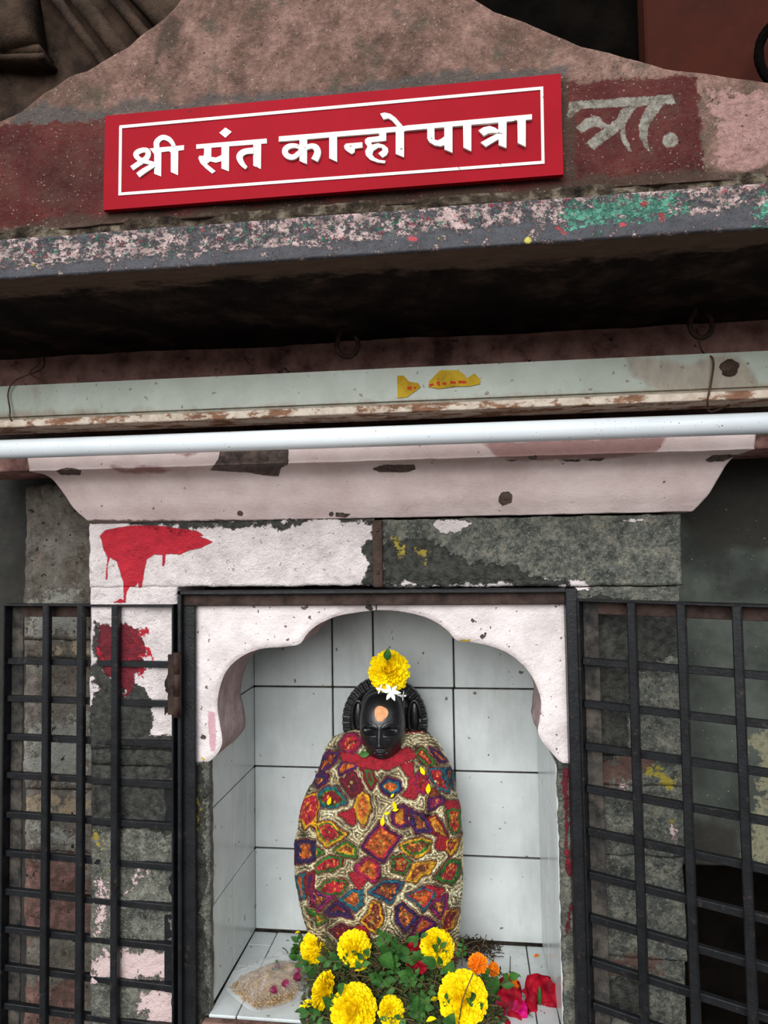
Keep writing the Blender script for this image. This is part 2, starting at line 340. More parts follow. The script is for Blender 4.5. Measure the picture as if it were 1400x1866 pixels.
M['tilak'] = layered('orange_paste', [(.35, (206, 138, 92)), (.6, (230, 170, 126))], 90, rough=.8)
M['yellow'] = layered('yellow_petals', [(.35, (236, 196, 2)), (.6, (252, 228, 14))], 60, rough=.6, bump=((400, .3),), bd=.001, rnd=.05)
M['orange'] = layered('orange_petals', [(.35, (214, 98, 10)), (.6, (244, 140, 24))], 60, rough=.6, bump=(), rnd=.08)
M['jas'] = layered('white_petals', [(.35, (226, 226, 218)), (.6, (246, 246, 242))], 60, rough=.5, bump=())
M['crimson'] = layered('crimson_petals', [(.35, (96, 6, 22)), (.6, (158, 12, 34))], 50, rough=.6, bump=((160, .5),), bd=.002)
M['magenta'] = layered('magenta_petals', [(.35, (132, 6, 66)), (.6, (186, 16, 100))], 50, rough=.6, bump=((160, .5),), bd=.002)
M['dried'] = layered('dried_rose_petals', [(.35, (84, 20, 44)), (.6, (128, 40, 72))], 50, rough=.7, bump=((160, .5),), bd=.002)
M['leaf'] = layered('green_leaf', [(.35, (30, 62, 24)), (.6, (62, 104, 46))], 45, rough=.45, bump=((120, .4),), bd=.0015, rnd=.45)
M['stem'] = layered('dry_brown_stem', [(.35, (70, 58, 34)), (.6, (118, 100, 66))], 60, rough=.8, bump=(), rnd=.5)
M['debris'] = layered('withered_debris', [(.35, (36, 28, 24)), (.6, (76, 62, 52))], 60, rough=.9, rnd=.5)
M['grain'] = layered('brown_grain', [(.35, (122, 96, 62)), (.6, (184, 152, 110))], 160, rough=.6, bump=())
M['gold'] = layered('gold_sequin', [(.4, (236, 190, 96)), (.6, (255, 226, 150))], 60, rough=.2, metal=.85, bump=())
M['sill'] = layered('brown_edge_stone', [(.4, (84, 62, 54)), (.6, (120, 92, 82))], 60, rough=.9)
M['sticker'] = layered('torn_yellow_sticker', [(.4, (164, 128, 26)), (.6, (192, 158, 44))], 40, [
    dict(ns=90, amp=30, bias=-7, soft=3, cols=[(0, (120, 80, 30)), (1, (100, 66, 40))], op=.8)], rough=.7, bump=())
M['stickred'] = layered('red_print', [(.4, (176, 50, 34)), (.6, (190, 60, 40))], 40, rough=.7, bump=())
M['wire'] = layered('brown_wire', [(.4, (58, 40, 32)), (.6, (90, 66, 52))], 60, rough=.6, bump=())
m, t, bs = nt('clear_plastic_film'); M['film'] = m
bs.inputs['Base Color'].default_value = (.95, .95, .95, 1); bs.inputs['Roughness'].default_value = .12
tr = N(t, 'ShaderNodeBsdfTransparent'); mx = N(t, 'ShaderNodeMixShader'); fr = N(t, 'ShaderNodeLayerWeight'); fr.inputs[0].default_value = .35
v_ = vec(t); bp = N(t, 'ShaderNodeBump'); bp.inputs['Distance'].default_value = .004; t.links.new(noise(t, v_, 60, 3), bp.inputs['Height']); t.links.new(bp.outputs[0], bs.inputs['Normal'])
t.links.new(math_(t, 'ADD', math_(t, 'MULTIPLY', fr.outputs['Facing'], .42), .05, True), mx.inputs[0]); t.links.new(tr.outputs[0], mx.inputs[1]); t.links.new(bs.outputs[0], mx.inputs[2])
t.links.new(mx.outputs[0], t.nodes['Material Output'].inputs[0])
# embroidered cloth: colour and shine come from the pattern stored on the mesh
m, t, bs = nt('embroidered_cloth'); M['cloth'] = m
ac = N(t, 'ShaderNodeAttribute', attribute_name='col'); am = N(t, 'ShaderNodeAttribute', attribute_name='met'); v_ = vec(t)
hv = N(t, 'ShaderNodeHueSaturation'); t.links.new(ac.outputs['Color'], hv.inputs['Color'])
t.links.new(math_(t, 'ADD', math_(t, 'MULTIPLY', noise(t, v_, 420, 3), 1.1), .45), hv.inputs['Value']); t.links.new(hv.outputs[0], bs.inputs['Base Color'])
t.links.new(math_(t, 'MULTIPLY', am.outputs['Fac'], .75), bs.inputs['Metallic'])
t.links.new(math_(t, 'SUBTRACT', .8, math_(t, 'MULTIPLY', am.outputs['Fac'], .5)), bs.inputs['Roughness'])
vo = N(t, 'ShaderNodeTexVoronoi'); vo.inputs['Scale'].default_value = 260; t.links.new(v_, vo.inputs['Vector'])
bp = N(t, 'ShaderNodeBump'); bp.inputs['Distance'].default_value = .0025; t.links.new(math_(t, 'ADD', vo.outputs['Distance'], noise(t, v_, 600, 2)), bp.inputs['Height']); t.links.new(bp.outputs[0], bs.inputs['Normal'])

# ------------------------------------------------------------------ structure
def slab_grid(name, mat, X0, X1, zb, zt, Y, thick, nx, nz, parent=None, amp=.001, kind=None, layers=None, bev=.0, nsc=25, edge=0.0, yfn=None):
    """vertical slab: front face grid between zb(x) and zt(x), with closed sides"""
    zb_ = zb if callable(zb) else (lambda x: np.full_like(x, zb)); zt_ = zt if callable(zt) else (lambda x: np.full_like(x, zt))
    def fn(u, v):
        x = X0+(X1-X0)*u; z = zb_(x)*(1-v)+zt_(x)*v
        V = np.stack([x, np.full_like(x, Y), z], 1)
        if edge:   # ragged, rounded rim
            ex = np.minimum(u, 1-u)*abs(X1-X0); ez = np.minimum(v, 1-v)*np.abs(zt_(x)-zb_(x)); e_ = np.minimum(ex, ez)
            V[:, 1] += edge*np.clip(1-e_/(edge*1.5), 0, 1)**2
            V[:, 0] += (fbm(V, 60, 3)*edge*.8)*(ex < edge*2); V[:, 2] += (fbm(V+5, 60, 3)*edge*.8)*(ez < edge*2)
        V[:, 1] += amp*fbm(V, nsc, 4)
        if yfn is not None: V[:, 1] += yfn(project(V), V)
        return V
    V, Fc = grid(nx, nz, fn)
    n = len(V); rim = list(range(nx))+[i*nx+nx-1 for i in range(1, nz)]+[(nz-1)*nx+i for i in range(nx-2, -1, -1)]+[i*nx for i in range(nz-2, 0, -1)]
    B = V[rim].copy(); B[:, 1] = Y+thick; V = np.vstack([V, B]); k = len(rim)
    Fc += [[rim[i], n+i, n+(i+1) % k, rim[(i+1) % k]] for i in range(k)]; Fc.append([n+i for i in range(k)][::-1])
    ob = mk(name, V, Fc, mat, parent, smooth=False)
    ob.data.polygons.foreach_set('use_smooth', [True]*((nx-1)*(nz-1))+[False]*(len(Fc)-(nx-1)*(nz-1)))
    if kind: ob['kind'] = kind
    if layers:
        Q = project(wv(ob))
        vv = wv(ob); Qw = Q+np.stack([fbm(vv, 22, 5), fbm(vv+4, 22, 5)], 1)*26
        for nm, polys in layers.items(): attr(ob, nm, usdf(Qw if nm in ('dark', 'brown', 'pink', 'yellow', 'tan', 'pale', 'moss', 'dred', 'red2', 'grime_shade', 'blue', 'shade') else Q, polys))
    return ob
def ztop(pts, Y):
    A = np.array([P(x, y, Y) for x, y in pts]); return lambda x: np.interp(x, A[:, 0], A[:, 2])

# pediment
YP = -.285
ped_top = [(-260, 330), (-120, 282), (0, 222), (20, 214), (40, 206), (80, 172), (105, 158), (130, 141), (160, 130), (190, 112), (232, 88), (262, 62), (300, 36), (322, 12), (345, -30), (400, -75), (480, -110), (600, -130), (720, -110), (790, -60), (868, 0), (900, 20), (960, 40), (1010, 62), (1060, 84), (1110, 94), (1170, 112), (1215, 126), (1290, 136), (1400, 152), (1520, 170)]
OT = lambda pts: crop(1000, 120, 3.5, pts)
old_text = [OT(p) for p in ([(125, 230), (790, 182), (815, 240), (750, 245), (640, 250), (570, 258), (200, 275), (125, 275)], [(125, 270), (205, 272), (125, 350)],
    [(175, 390), (230, 335), (290, 315), (335, 335), (375, 385), (350, 398), (300, 385), (255, 400), (215, 440)],
    [(235, 490), (440, 335), (470, 265), (570, 255), (510, 330), (485, 385), (440, 420), (290, 535)],
    [(450, 420), (485, 390), (495, 460), (540, 555), (515, 550), (470, 480)],
    [(630, 250), (740, 245), (670, 330), (635, 400), (630, 480), (652, 548), (630, 545), (585, 460), (575, 380), (600, 310)], circ(775, 475, 50))]
discs = [(580, 105, 30), (503, 98, 30), (440, 75, 28), (632, 90, 30), (540, 60, 26), (360, 20, 22), (680, 55, 26)]
def ped_relief(Q, V):
    d = 0
    for x, y, r_ in discs:
        q = np.hypot(Q[:, 0]-x, Q[:, 1]-y)/r_
        d = d-.0022*np.clip((1-q)*3, 0, 1)*(1-.5*np.exp(-((q-.55)/.12)**2))
    return d
zled = P(700, 375, YP)[2]
slab_grid('trim_3', M['ped'], P(-260, 300, YP)[0], P(1520, 300, YP)[0], lambda x: np.interp(x, [P(0, 424, YP)[0], P(1400, 322, YP)[0]], [P(0, 424, YP)[2], P(1400, 322, YP)[2]]),
    ztop(ped_top, YP), YP, .06, 420, 130, amp=.004, nsc=18, kind='structure', yfn=ped_relief, layers=dict(
    maroon=[[(-270, 240), (60, 226), (190, 216), (1030, 150), (1272, 140), (1285, 330), (900, 356), (190, 404), (-270, 440)]],
    blue=[[(20, 222), (80, 196), (180, 192), (400, 180), (700, 150), (1040, 120), (1040, 140), (190, 214), (0, 240)]],
    pink=[[(1278, 140), (1540, 160), (1540, 330), (1288, 326)], [(235, 90), (262, 90), (262, 200), (245, 200)]],
    grime_shade=[[(-270, 418), (0, 412), (400, 380), (1400, 300), (1400, 340), (0, 440)], [(300, 30), (340, 40), (330, 90), (290, 110)], [(1015, 140), (1040, 140), (1042, 330), (1020, 335)]],  # grime, plus a painted shadow strip along the sign's right edge
    text=old_text))
# mortar bed between pediment and slab
M['mortar'] = layered('crumbling_mortar', [(.35, (24, 20, 18)), (.5, (70, 60, 50)), (.62, (128, 116, 100))], 45, rough=.95, bump=((90, 1), (300, .6)), bd=.006)
zm = P(700, 378, YP)[2]; slab_grid('trim_4', M['mortar'], -.80, .55, zm-.006, zm+.006, YP-.001, .05, 400, 8, amp=.012, nsc=30, kind='structure')

# ledge slab (chajja)
YL = -.30
zt0 = P(700, 378, YL)[2]; zb0 = P(700, 463, YL)[2]
def ledge():
    nx, nz = 460, 46
    X0, X1 = P(-260, 450, YL)[0], P(1600, 400, YL)[0]
    def fn(u, v):
        x = X0+(X1-X0)*u; z = zb0*(1-v)+zt0*v; y = np.full_like(x, YL)
        y = y+np.where(v > .33, .004+.002*np.sin(v*3), .0)            # smooth lower nosing stands slightly proud
        y = y+np.clip((v-.93)/.07, 0, 1)**2*.004+np.clip((.05-v)/.05, 0, 1)**2*.003
        V = np.stack([x, y, z], 1); V[:, 1] += .0022*fbm(V, 30, 5)*np.clip((v-.3)*8, 0, 1); V[:, 2] += .001*fbm(V, 22, 2)
        return V
    V, Fc = grid(nx, nz, fn); n = len(V)
    top = [(nz-1)*nx+i for i in range(nx)]; bot = list(range(nx))
    T = V[top].copy(); T[:, 1] = .0; V = np.vstack([V, T]); Fc += [[top[i], top[i+1], n+i+1, n+i] for i in range(nx-1)]
    ob = mk('trim_2', V, Fc, M['ledge'], smooth=True); ob['kind'] = 'structure'
    Q = project(wv(ob))
    up = lambda x: 430-(x/1400)*108; lo = lambda x: 515-(x/1400)*103
    attr(ob, 'pinkz', usdf(Q, [[(-300, up(-300)+8), (500, up(500)+6), (1700, up(1700)+6), (1700, lo(1700)-30), (900, lo(900)-38), (600, lo(600)-28), (-300, lo(-300)-22)]], 6))
    attr(ob, 'green', usdf(Q, [[(1025, 372), (1090, 360), (1240, 350), (1250, 385), (1200, 402), (1040, 420), (1010, 405)], [(1370, 370), (1420, 360), (1420, 412), (1375, 408)]]))
    attr(ob, 'red', usdf(Q, [[(1165, 372), (1180, 368), (1178, 380)], [(1130, 405), (1150, 408), (1128, 416)], [(740, 432), (760, 430), (760, 444)], [(1010, 412), (1035, 424), (1030, 430)], [(1200, 390), (1208, 386), (1208, 408)]]))
    attr(ob, 'yellow', usdf(Q, [circ(963, 438, 7), circ(800, 435, 2), circ(60, 483, 3)]))
    return ob
ledge()
ys = PZ(700, 560, zb0)
def sof(u, v):
    x = -.85+1.45*u; y = YL+.001+(.0-YL)*v; z = zb0+.018*np.sin(np.pi*np.clip(v*1.15, 0, 1))*0+.010*np.clip(v*6, 0, 1)*(1-v)
    V = np.stack([x, y, z+0*x], 1); V[:, 2] += .004*fbm(V, 14, 4); V[v < .02, 2] = zb0; return V
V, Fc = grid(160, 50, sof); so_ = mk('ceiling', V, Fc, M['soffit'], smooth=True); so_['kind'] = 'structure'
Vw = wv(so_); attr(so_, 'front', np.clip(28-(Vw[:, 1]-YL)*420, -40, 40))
# wall behind the lamp, above the cornice
zc_top = 1.50
slab_grid('wall_upper', M['back'], -.85, .60, 1.475, zb0+.02, .0, .12, 240, 50, amp=.003, kind='structure', layers=dict(edge_dark=[[(-300, 560), (0, 640), (400, 628), (1000, 590), (1500, 570), (1500, 500), (-300, 500)], [(-300, 780), (1500, 740), (1500, 800), (-300, 830)]]))  # wall colour is darker in bands along its top and bottom

# cornice
def cornice():
    prof = crv([(0, 0), (.008, .010), (.018, .024), (.027, .044), (.036, .062), (.046, .072), (.060, .076), (.061, .080), (.063, .098), (.061, .108)], 7)
    prof = np.array(prof); zb = P(700, 943, 0)[2]
    xa, xb = P(165, 948, 0)[0], P(1262, 936, 0)[0]
    V = []; Q = 360; m_ = len(prof)
    # path: left return -> front -> right return
    us = [('l', s) for s in np.linspace(.09, 0, 14)[:-1]]+[('f', s) for s in np.linspace(0, 1, Q)]+[('r', s) for s in np.linspace(0, .09, 14)[1:]]
    for kx, s in us:
        for (p, h) in prof:
            if kx == 'l': V.append((xa-p, -p+s+p*0, zb+h)) if s > 0 else V.append((xa-p, -p, zb+h))
            elif kx == 'r': V.append((xb+p, -p+s, zb+h))
            else: V.append((xa-p+(xb-xa+2*p)*s, -p, zb+h))
    V = np.array(V); V += np.stack([fbm(V, 22, 4)*.0012, fbm(V+3, 22, 4)*.0016, fbm(V+9, 40, 3)*.0012], 1)
    Fc = [[i*m_+j, (i+1)*m_+j, (i+1)*m_+j+1, i*m_+j+1] for i in range(len(us)-1) for j in range(m_-1)]
    Fc.append([i*m_+m_-1 for i in range(len(us))]); Fc.append([i*m_ for i in range(len(us))][::-1])
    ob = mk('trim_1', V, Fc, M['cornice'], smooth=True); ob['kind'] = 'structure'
    for pl in ob.data.polygons[-2:]: pl.use_smooth = False
    q = project(wv(ob))
    attr(ob, 'chip', usdf(q, [[(383, 857), (398, 838), (402, 822), (440, 820), (526, 820), (525, 846), (512, 852), (508, 868), (480, 866), (455, 861)], [(102, 858), (122, 853), (148, 856), (146, 866), (112, 865)],
        [(678, 854), (700, 847), (755, 847), (757, 855), (742, 861), (690, 860)], [(908, 912), (914, 898), (926, 896), (934, 902), (933, 916), (916, 922)], [(1286, 838), (1300, 829), (1344, 829), (1320, 840), (1290, 842)],
        [(920, 838), (942, 838), (934, 841)], [(962, 832), (978, 830), (980, 836), (966, 837)], [(1022, 837), (1060, 838), (1056, 841), (1030, 841)], [(1066, 838), (1102, 834), (1096, 840)], circ(438, 936, 5), circ(604, 937, 4), [(612, 934), (640, 937), (630, 943), (612, 942)]]))
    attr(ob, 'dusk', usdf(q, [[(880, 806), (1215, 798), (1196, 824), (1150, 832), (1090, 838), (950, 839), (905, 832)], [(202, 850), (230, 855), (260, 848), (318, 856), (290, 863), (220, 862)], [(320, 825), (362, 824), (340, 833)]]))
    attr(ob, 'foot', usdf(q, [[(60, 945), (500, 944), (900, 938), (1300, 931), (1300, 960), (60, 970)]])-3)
cornice()

# front wall: blocks of stone round the niche
wf = root('wall_front', P(600, 1866, 0), kind='structure')
G = lambda s: crop(0, 930, 2.9167, s)
RED = [G([(530, 135), (560, 105), (620, 92), (700, 80), (860, 82), (1050, 110), (1085, 135), (1060, 138), (1100, 152), (1135, 168), (1070, 200), (1010, 212), (960, 235), (882, 232), (874, 296), (862, 298), (864, 238), (820, 235), (780, 262), (768, 320), (755, 408), (738, 412), (735, 380), (716, 410), (690, 405), (672, 440), (668, 487), (658, 490), (655, 380), (620, 270), (585, 252), (572, 300), (572, 370), (560, 366), (572, 248), (550, 210), (540, 160)]), G([(600, 492), (640, 468), (672, 490)])]
DRED = [G([(545, 590), (740, 582), (745, 640), (770, 700), (760, 780), (730, 800), (760, 860), (700, 870), (700, 930), (650, 1000), (600, 960), (570, 880), (560, 830), (530, 790), (535, 700)])]
RED2 = [G([(730, 590), (800, 590), (790, 640), (735, 660)]), G([(760, 720), (820, 715), (832, 800), (700, 812), (680, 790), (760, 780)]), G([(700, 860), (770, 850), (750, 885)]), G([(535, 700), (560, 720), (570, 790), (540, 800)])]
DARK = [G([(505, 590), (560, 592), (545, 700), (560, 830), (600, 960), (650, 1000), (700, 930), (712, 960), (770, 980), (800, 1010), (806, 1100), (782, 1160), (795, 1220), (780, 1232), (900, 1250), (900, 1700), (470, 1700), (475, 820), (520, 790), (505, 720)])]
pier_layers_L = dict(
    white=[[(120, 930), (700, 930), (700, 1085), (330, 1085), (330, 1360), (120, 1360)]], red=RED, red2=RED2, dred=DRED,
    dark=DARK+[[(655, 990), (668, 984), (680, 965), (705, 965), (705, 1070), (655, 1062), (662, 1030)], [(200, 944), (700, 940), (700, 951), (330, 957), (180, 955)], [(120, 1340), (340, 1340), (340, 1400), (120, 1400)]],
    brown=[[(220, 1370), (330, 1370), (330, 1398), (220, 1395)], [(248, 1745), (300, 1738), (292, 1762), (262, 1766)], [(200, 1395), (320, 1400), (320, 1432), (260, 1440)]],
    pink=[[(163, 1730), (345, 1720), (345, 1800), (163, 1800)], [(165, 1590), (200, 1590), (190, 1720), (165, 1720)], [(165, 1370), (178, 1370), (176, 1520), (165, 1520)], [(250, 1800), (345, 1800), (345, 1900), (250, 1900)], [(235, 1590), (262, 1585), (250, 1640), (232, 1640)]],
    yellow=[[(170, 1508), (180, 1508), (192, 1548), (180, 1545)], [(186, 1590), (196, 1590), (194, 1612)], [(205, 1580), (210, 1580), (208, 1590)]])
pier_layers_R = dict(
    white=[[(783, 955), (800, 947), (862, 949), (858, 958), (838, 966), (812, 972)], [(690, 1056), (1068, 1056), (1078, 1088), (1066, 1075), (690, 1066)], [(1130, 948), (1180, 944), (1160, 952)]],
    red=[[(-10, -10), (-9, -10), (-9, -9)]], red2=[[(-10, -10), (-9, -10), (-9, -9)]], dred=[[(1040, 1395), (1050, 1395), (1062, 1560), (1050, 1560)]],
    dark=[[(690, 1000), (770, 985), (900, 1035), (1040, 1050), (1040, 1066), (690, 1062)], [(1066, 1095), (1250, 1100), (1250, 1180), (1160, 1220), (1150, 1370), (1066, 1370)], [(1100, 1770), (1180, 1780), (1180, 1840), (1100, 1830)]],
    brown=[[(1090, 1378), (1195, 1385), (1190, 1412), (1140, 1432), (1095, 1420)], [(1110, 1745), (1210, 1750), (1200, 1780), (1100, 1770)]],
    pink=[[(1095, 1430), (1160, 1428), (1160, 1448), (1095, 1444)], [(1222, 1500), (1246, 1480), (1246, 1560), (1225, 1540)]],
    yellow=[[(714, 990), (730, 985), (735, 1020), (722, 1030)], [(752, 1008), (776, 1005), (770, 1022)], [(1222, 1480), (1236, 1485), (1232, 1496)], [(1170, 1410), (1240, 1412), (1230, 1430), (1180, 1428)]])
def block(px0, px1, py0, py1, mat, lay, Y=0.0, th=.12, step=2.6, amp=.0035, edge=.003, name='stone_block', par=None, nsc=28):
    xm, ym = (px0+px1)/2, (py0+py1)/2
    X0, X1 = P(px0, ym, Y)[0], P(px1, ym, Y)[0]; z1, z0 = P(xm, py0, Y)[2], P(xm, py1, Y)[2]
    return slab_grid(name, mat, X0, X1, z0, z1, Y, th, max(int((px1-px0)/step), 8), max(int((py1-py0)/step), 8), parent=par if par is not None else wf, amp=amp, layers=lay, edge=edge, nsc=nsc)
block(162, 684, 948, 1069, M['pier'], pier_layers_L, step=2)
block(687, 1243, 942, 1069, M['pierR'], pier_layers_R, step=2)
block(163, 323, 1069.5, 1366, M['pier'], pier_layers_L, step=2)
for a, b_ in ((1366.5, 1396), (1397, 1432), (1433, 1508), (1509, 1716), (1717, 1800), (1801, 1960)):
    block(164, 328, a, b_, M['pier'], pier_layers_L, Y=random.uniform(0, .004), amp=.005)
for a, b_ in ((1069.5, 1378), (1379, 1432), (1433, 1560), (1561, 1748), (1749, 1960)):
    block(1053+(a-1070)*.02, 1244+(a-1070)*.012, a, b_, M['pierR'], pier_layers_R, Y=random.uniform(0, .004), amp=.005)
core = mk('pier_core', *sub(box(P(164, 1400, 0)[0], P(362, 1400, 0)[0], .02, .32, .45, P(0, 1395, 0)[2]), box(P(1045, 1400, 0)[0], P(1243, 1400, 0)[0], .02, .32, .45, P(1100, 1395, 0)[2]), box(P(164, 1100, 0)[0], P(1243, 1100, 0)[0], .11, .32, P(700, 1105, 0)[2], 1.41)), M['grout'], wf)
# jamb faces seen between the iron frame and the tiled niche
block(352, 383, 1385, 1960, M['pier'], dict(pier_layers_L, white=[[(-9, -9), (-8, -9), (-8, -8)]], dark=[[(340, 1385), (372, 1385), (375, 1900), (340, 1900)]], yellow=[[(358, 1440), (364, 1440), (364, 1530), (360, 1530)]]), Y=.006, th=.014, name='jamb_stone')
block(1023, 1062, 1385, 1960, M['pierR'], dict(pier_layers_R, dred=[[(1026, 1395), (1036, 1395), (1046, 1700), (1040, 1700)]], dark=[[(-9, -9), (-8, -9), (-8, -8)]]), Y=.006, th=.014, name='jamb_stone')

# scalloped arch, two stones meeting at the crown
AL = [(370, 1391), (384, 1386), (398, 1370), (404, 1350), (399, 1318), (395, 1285), (401, 1248), (416, 1217), (446, 1193), (480, 1182), (517, 1179), (545, 1174), (558, 1157), (578, 1139), (614, 1123), (654, 1116), (684.5, 1112)]
AR = [(686.5, 1112), (725, 1114), (766, 1122), (796, 1135), (817, 1151), (832, 1167), (862, 1171), (898, 1179), (928, 1192), (953, 1212), (969, 1232), (981, 1258), (987, 1282), (984, 1313), (981, 1334), (990, 1354), (1004, 1370), (1024, 1393)]
ar = root('wall_arch', P(686, 1110, .005), kind='structure')
def arch_stone(inner, outer, Y=.004, dep=.11):
    inn = [tuple(p) for p in crv([(x, y) for x, y in inner], 5)]
    pts = inn+outer; A = [P(x, y, Y) for x, y in pts]
    co = [Vector((a[0], a[2])) for a in A]; n0 = len(co)
    xs = [c.x for c in co]; zs = [c.y for c in co]
    st = .0045; cand = []
    for x in np.arange(min(xs), max(xs), st):
        for z in np.arange(min(zs), max(zs), st): cand.append((x, z))
    cand = np.array(cand); s_ = sdf(cand, [(c.x, c.y) for c in co]); cand = cand[s_ > st*.5]
    co += [Vector((float(x), float(z))) for x, z in cand]
    res = delaunay_2d_cdt(co, [], [list(range(n0))], 1, 1e-7)
    VV = np.array([(v.x, Y, v.y) for v in res[0]]); n = len(VV)
    dd = sdf(VV[:, [0, 2]], [(c.x, c.y) for c in co[:n0]]); dd = np.maximum(dd, 0)
    VV[:, 1] += .0035*fbm(VV, 30, 4)+.0035*np.clip(1-dd/.005, 0, 1)**2
    faces = [list(f) for f in res[2]]
    front = mk('arch_stone', VV, faces, M['arch'], ar, smooth=True)
    q = project(VV)
    attr(front, 'spot', usdf(q, [[(400, 1190), (420, 1195), (412, 1240)], [(372, 1290), (398, 1290), (400, 1370), (378, 1380)], [(440, 1130), (460, 1140), (450, 1160)], [(1024, 1225), (1032, 1230), (1030, 1242)]])-6)
    attr(front, 'yellow', usdf(q, [[(835, 1166), (862, 1164), (858, 1171), (840, 1171)], [(365, 1378), (376, 1384), (370, 1390)]]))
    attr(front, 'chip', usdf(q, [[(874, 1160), (884, 1152), (888, 1156), (880, 1166)], circ(862, 1131, 4), [(660, 1102), (684, 1104), (676, 1114)], circ(371, 1344, 5)]))
    # intrados and outer sides
    m_ = len(A); k = 10; S_ = []
    for j in range(k):
        for i, a in enumerate(A):
            y = Y+.003+dep*j/(k-1); S_.append((a[0], y, a[2]))
    S_ = np.array(S_); S_[m_:] += (np.stack([fbm(S_, 45, 3), 0*S_[:, 0], fbm(S_+4, 45, 3)], 1)*.004)[m_:]
    Fs = [[j*m_+i, j*m_+(i+1) % m_, (j+1)*m_+(i+1) % m_, (j+1)*m_+i] for j in range(k-1) for i in range(m_)]
    Fs.append([(k-1)*m_+i for i in range(m_)])
    fixn(mk('arch_underside', S_, Fs, M['intr'], front, smooth=True))
    return front
arch_stone(AL, [(684.5, 1082), (345, 1084), (348, 1394)])
arch_stone(AR, [(1050, 1395), (1045, 1082), (686.5, 1082)])

# tiled niche
YB = .225
XL, XR = P(466, 1600, YB)[0], P(985, 1600, YB)[0]; XLf, XRf = P(383, 1700, .012)[0], P(1021, 1700, .012)[0]
zf = .664
rows = [P(700, y, YB)[2] for y in (1102, 1253, 1402, 1554)]+[zf+.002]
rows = [rows[0]+.02]+rows[1:]
wb = root('wall_back', (0, YB, zf), kind='structure')
mk('grout', *box(XL-.02, XR+.02, YB+.004, YB+.03, zf-.02, rows[0]), M['grout'], wb)
X = lambda x, y: P(x, y, YB)[0]
def tile_back(x0, x1, z0, z1): mk('tile', *box(x0+.0014, x1-.0014, YB-.001+random.uniform(-.0006, .0006), YB+.006, z0+.0016, z1-.0016, .0014), M['tile'], wb)
for ri in range(4):
    cols = [XL-.002, X(608, 1400), X(680, 1180), X(827, 1200), XR+.004] if ri == 0 else [XL-.002, X(608, 1400), X(829, 1400), XR+.004]
    for c in range(len(cols)-1): tile_back(cols[c], cols[c+1], rows[ri+1], rows[ri])
def side(nm, xf, xb, yj, sgn):
    rt_ = root(nm, (xf, .1, zf), kind='structure')
    d = np.array([xb-xf, YB-.012, 0]); ln = np.linalg.norm(d); d /= ln; nrm = np.array([d[1], -d[0], 0])*sgn   # towards niche
    o_ = np.array([xf, .012, 0.]); az = np.array([0, 0, 1.])
    mk('grout', *obox(o_, d, nrm, az, (.002, ln+.01), (-.014, -.003), (zf-.02, rows[0])), M['grout'], rt_)
    for ri in range(4):
        js = [0]+yj[ri % 2]+[ln-.001]
        for a, b_ in zip(js[:-1], js[1:]):
            top = rows[ri]
            z0 = rows[ri+1]
            if a < .10 and ri == 0: continue
            if a < .10 and ri == 1: top = min(top, P(380, 1375, .02)[2])
            mk('tile', *obox(o_, d, nrm, az, (a+.001, b_-.001), (-.006, 0), (z0+.0012, top-.0012), .001), M['tile'], rt_)
side('wall_niche_left', XLf, XL, [[.10, .17], [.10]], 1)
side('wall_niche_right', XRf, XR, [[.10], [.13]], -1)
fl = root('floor', (0, .1, zf), kind='structure')
mk('grout', *box(XLf-.01, XRf+.01, -.002, YB+.01, zf-.05, zf-.004), M['grout'], fl)
xl1 = PZ(505, 1700, zf)[0]; xr1 = PZ(959, 1722, zf)[0]; xm = PZ(700, 1760, zf)[0]
Yp = lambda x, y: float(PZ(x, y, zf)[1])
def ft(x0, x1, y0, y1): mk('tile', *box(x0+.0009, x1-.0009, y0+.0009, y1-.0009, zf-.006, zf+random.uniform(-.0004, .0004), .001), M['tile'], fl)
yb_, y0_ = YB-.002, .002
for a, b_ in zip([yb_, Yp(470, 1722), Yp(450, 1761)], [Yp(470, 1722), Yp(450, 1761), y0_]): ft(XLf, xl1, b_, a)
for a, b_ in zip([yb_, Yp(560, 1790)], [Yp(560, 1790), y0_]): ft(xl1, xm, b_, a); ft(xm, xr1, b_, a)
for a, b_ in zip([yb_, Yp(960, 1784)], [Yp(960, 1784), y0_]): ft(xr1, XRf, b_, a)
sl_ = mk('trim_5', *box(XLf-.004, XRf+.004, -.012, .001, zf-.03, zf-.002, .002), M['sill']); sl_['kind'] = 'structure'
sl2 = mk('trim_6', *sub(box(XLf-.01, XRf+.01, -.03, -.012, zf-.12, zf-.012, .003)), M['arch']); sl2['kind'] = 'structure'
for nm_ in ('spot', 'yellow', 'chip'): attr(sl2, nm_, [-40]*len(sl2.data.vertices))

# recessed side walls
wl = root('wall_left', P(100, 1866, .12), kind='structure')
ll = dict(brown=[[(20, 1556), (170, 1556), (170, 1720), (20, 1720)], [(20, 1780), (170, 1780), (170, 1900), (20, 1900)]], pale=[[(40, 1070), (162, 1060), (162, 1165), (40, 1180)], [(35, 1320), (170, 1280), (170, 1440), (35, 1440)], [(35, 1500), (170, 1495), (170, 1555), (35, 1550)]],
          tan=[[(35, 1448), (170, 1442), (170, 1488), (35, 1492)], [(95, 1170), (160, 1170), (160, 1198), (95, 1198)]])
for a, b_ in ((880, 1166), (1167, 1200), (1201, 1442), (1443, 1492), (1493, 1556), (1557, 1716), (1717, 1960)):
    block(42, 235, a, b_, M['lstone'], ll, Y=.10+random.uniform(0, .006), th=.1, amp=.009, edge=.005, par=wl, nsc=20)
slab_grid('wall_far_left', M['darkwall'], -1.6, P(120, 1300, .2)[0], .45, 1.50, .17, .05, 60, 80, amp=.004, kind='structure')
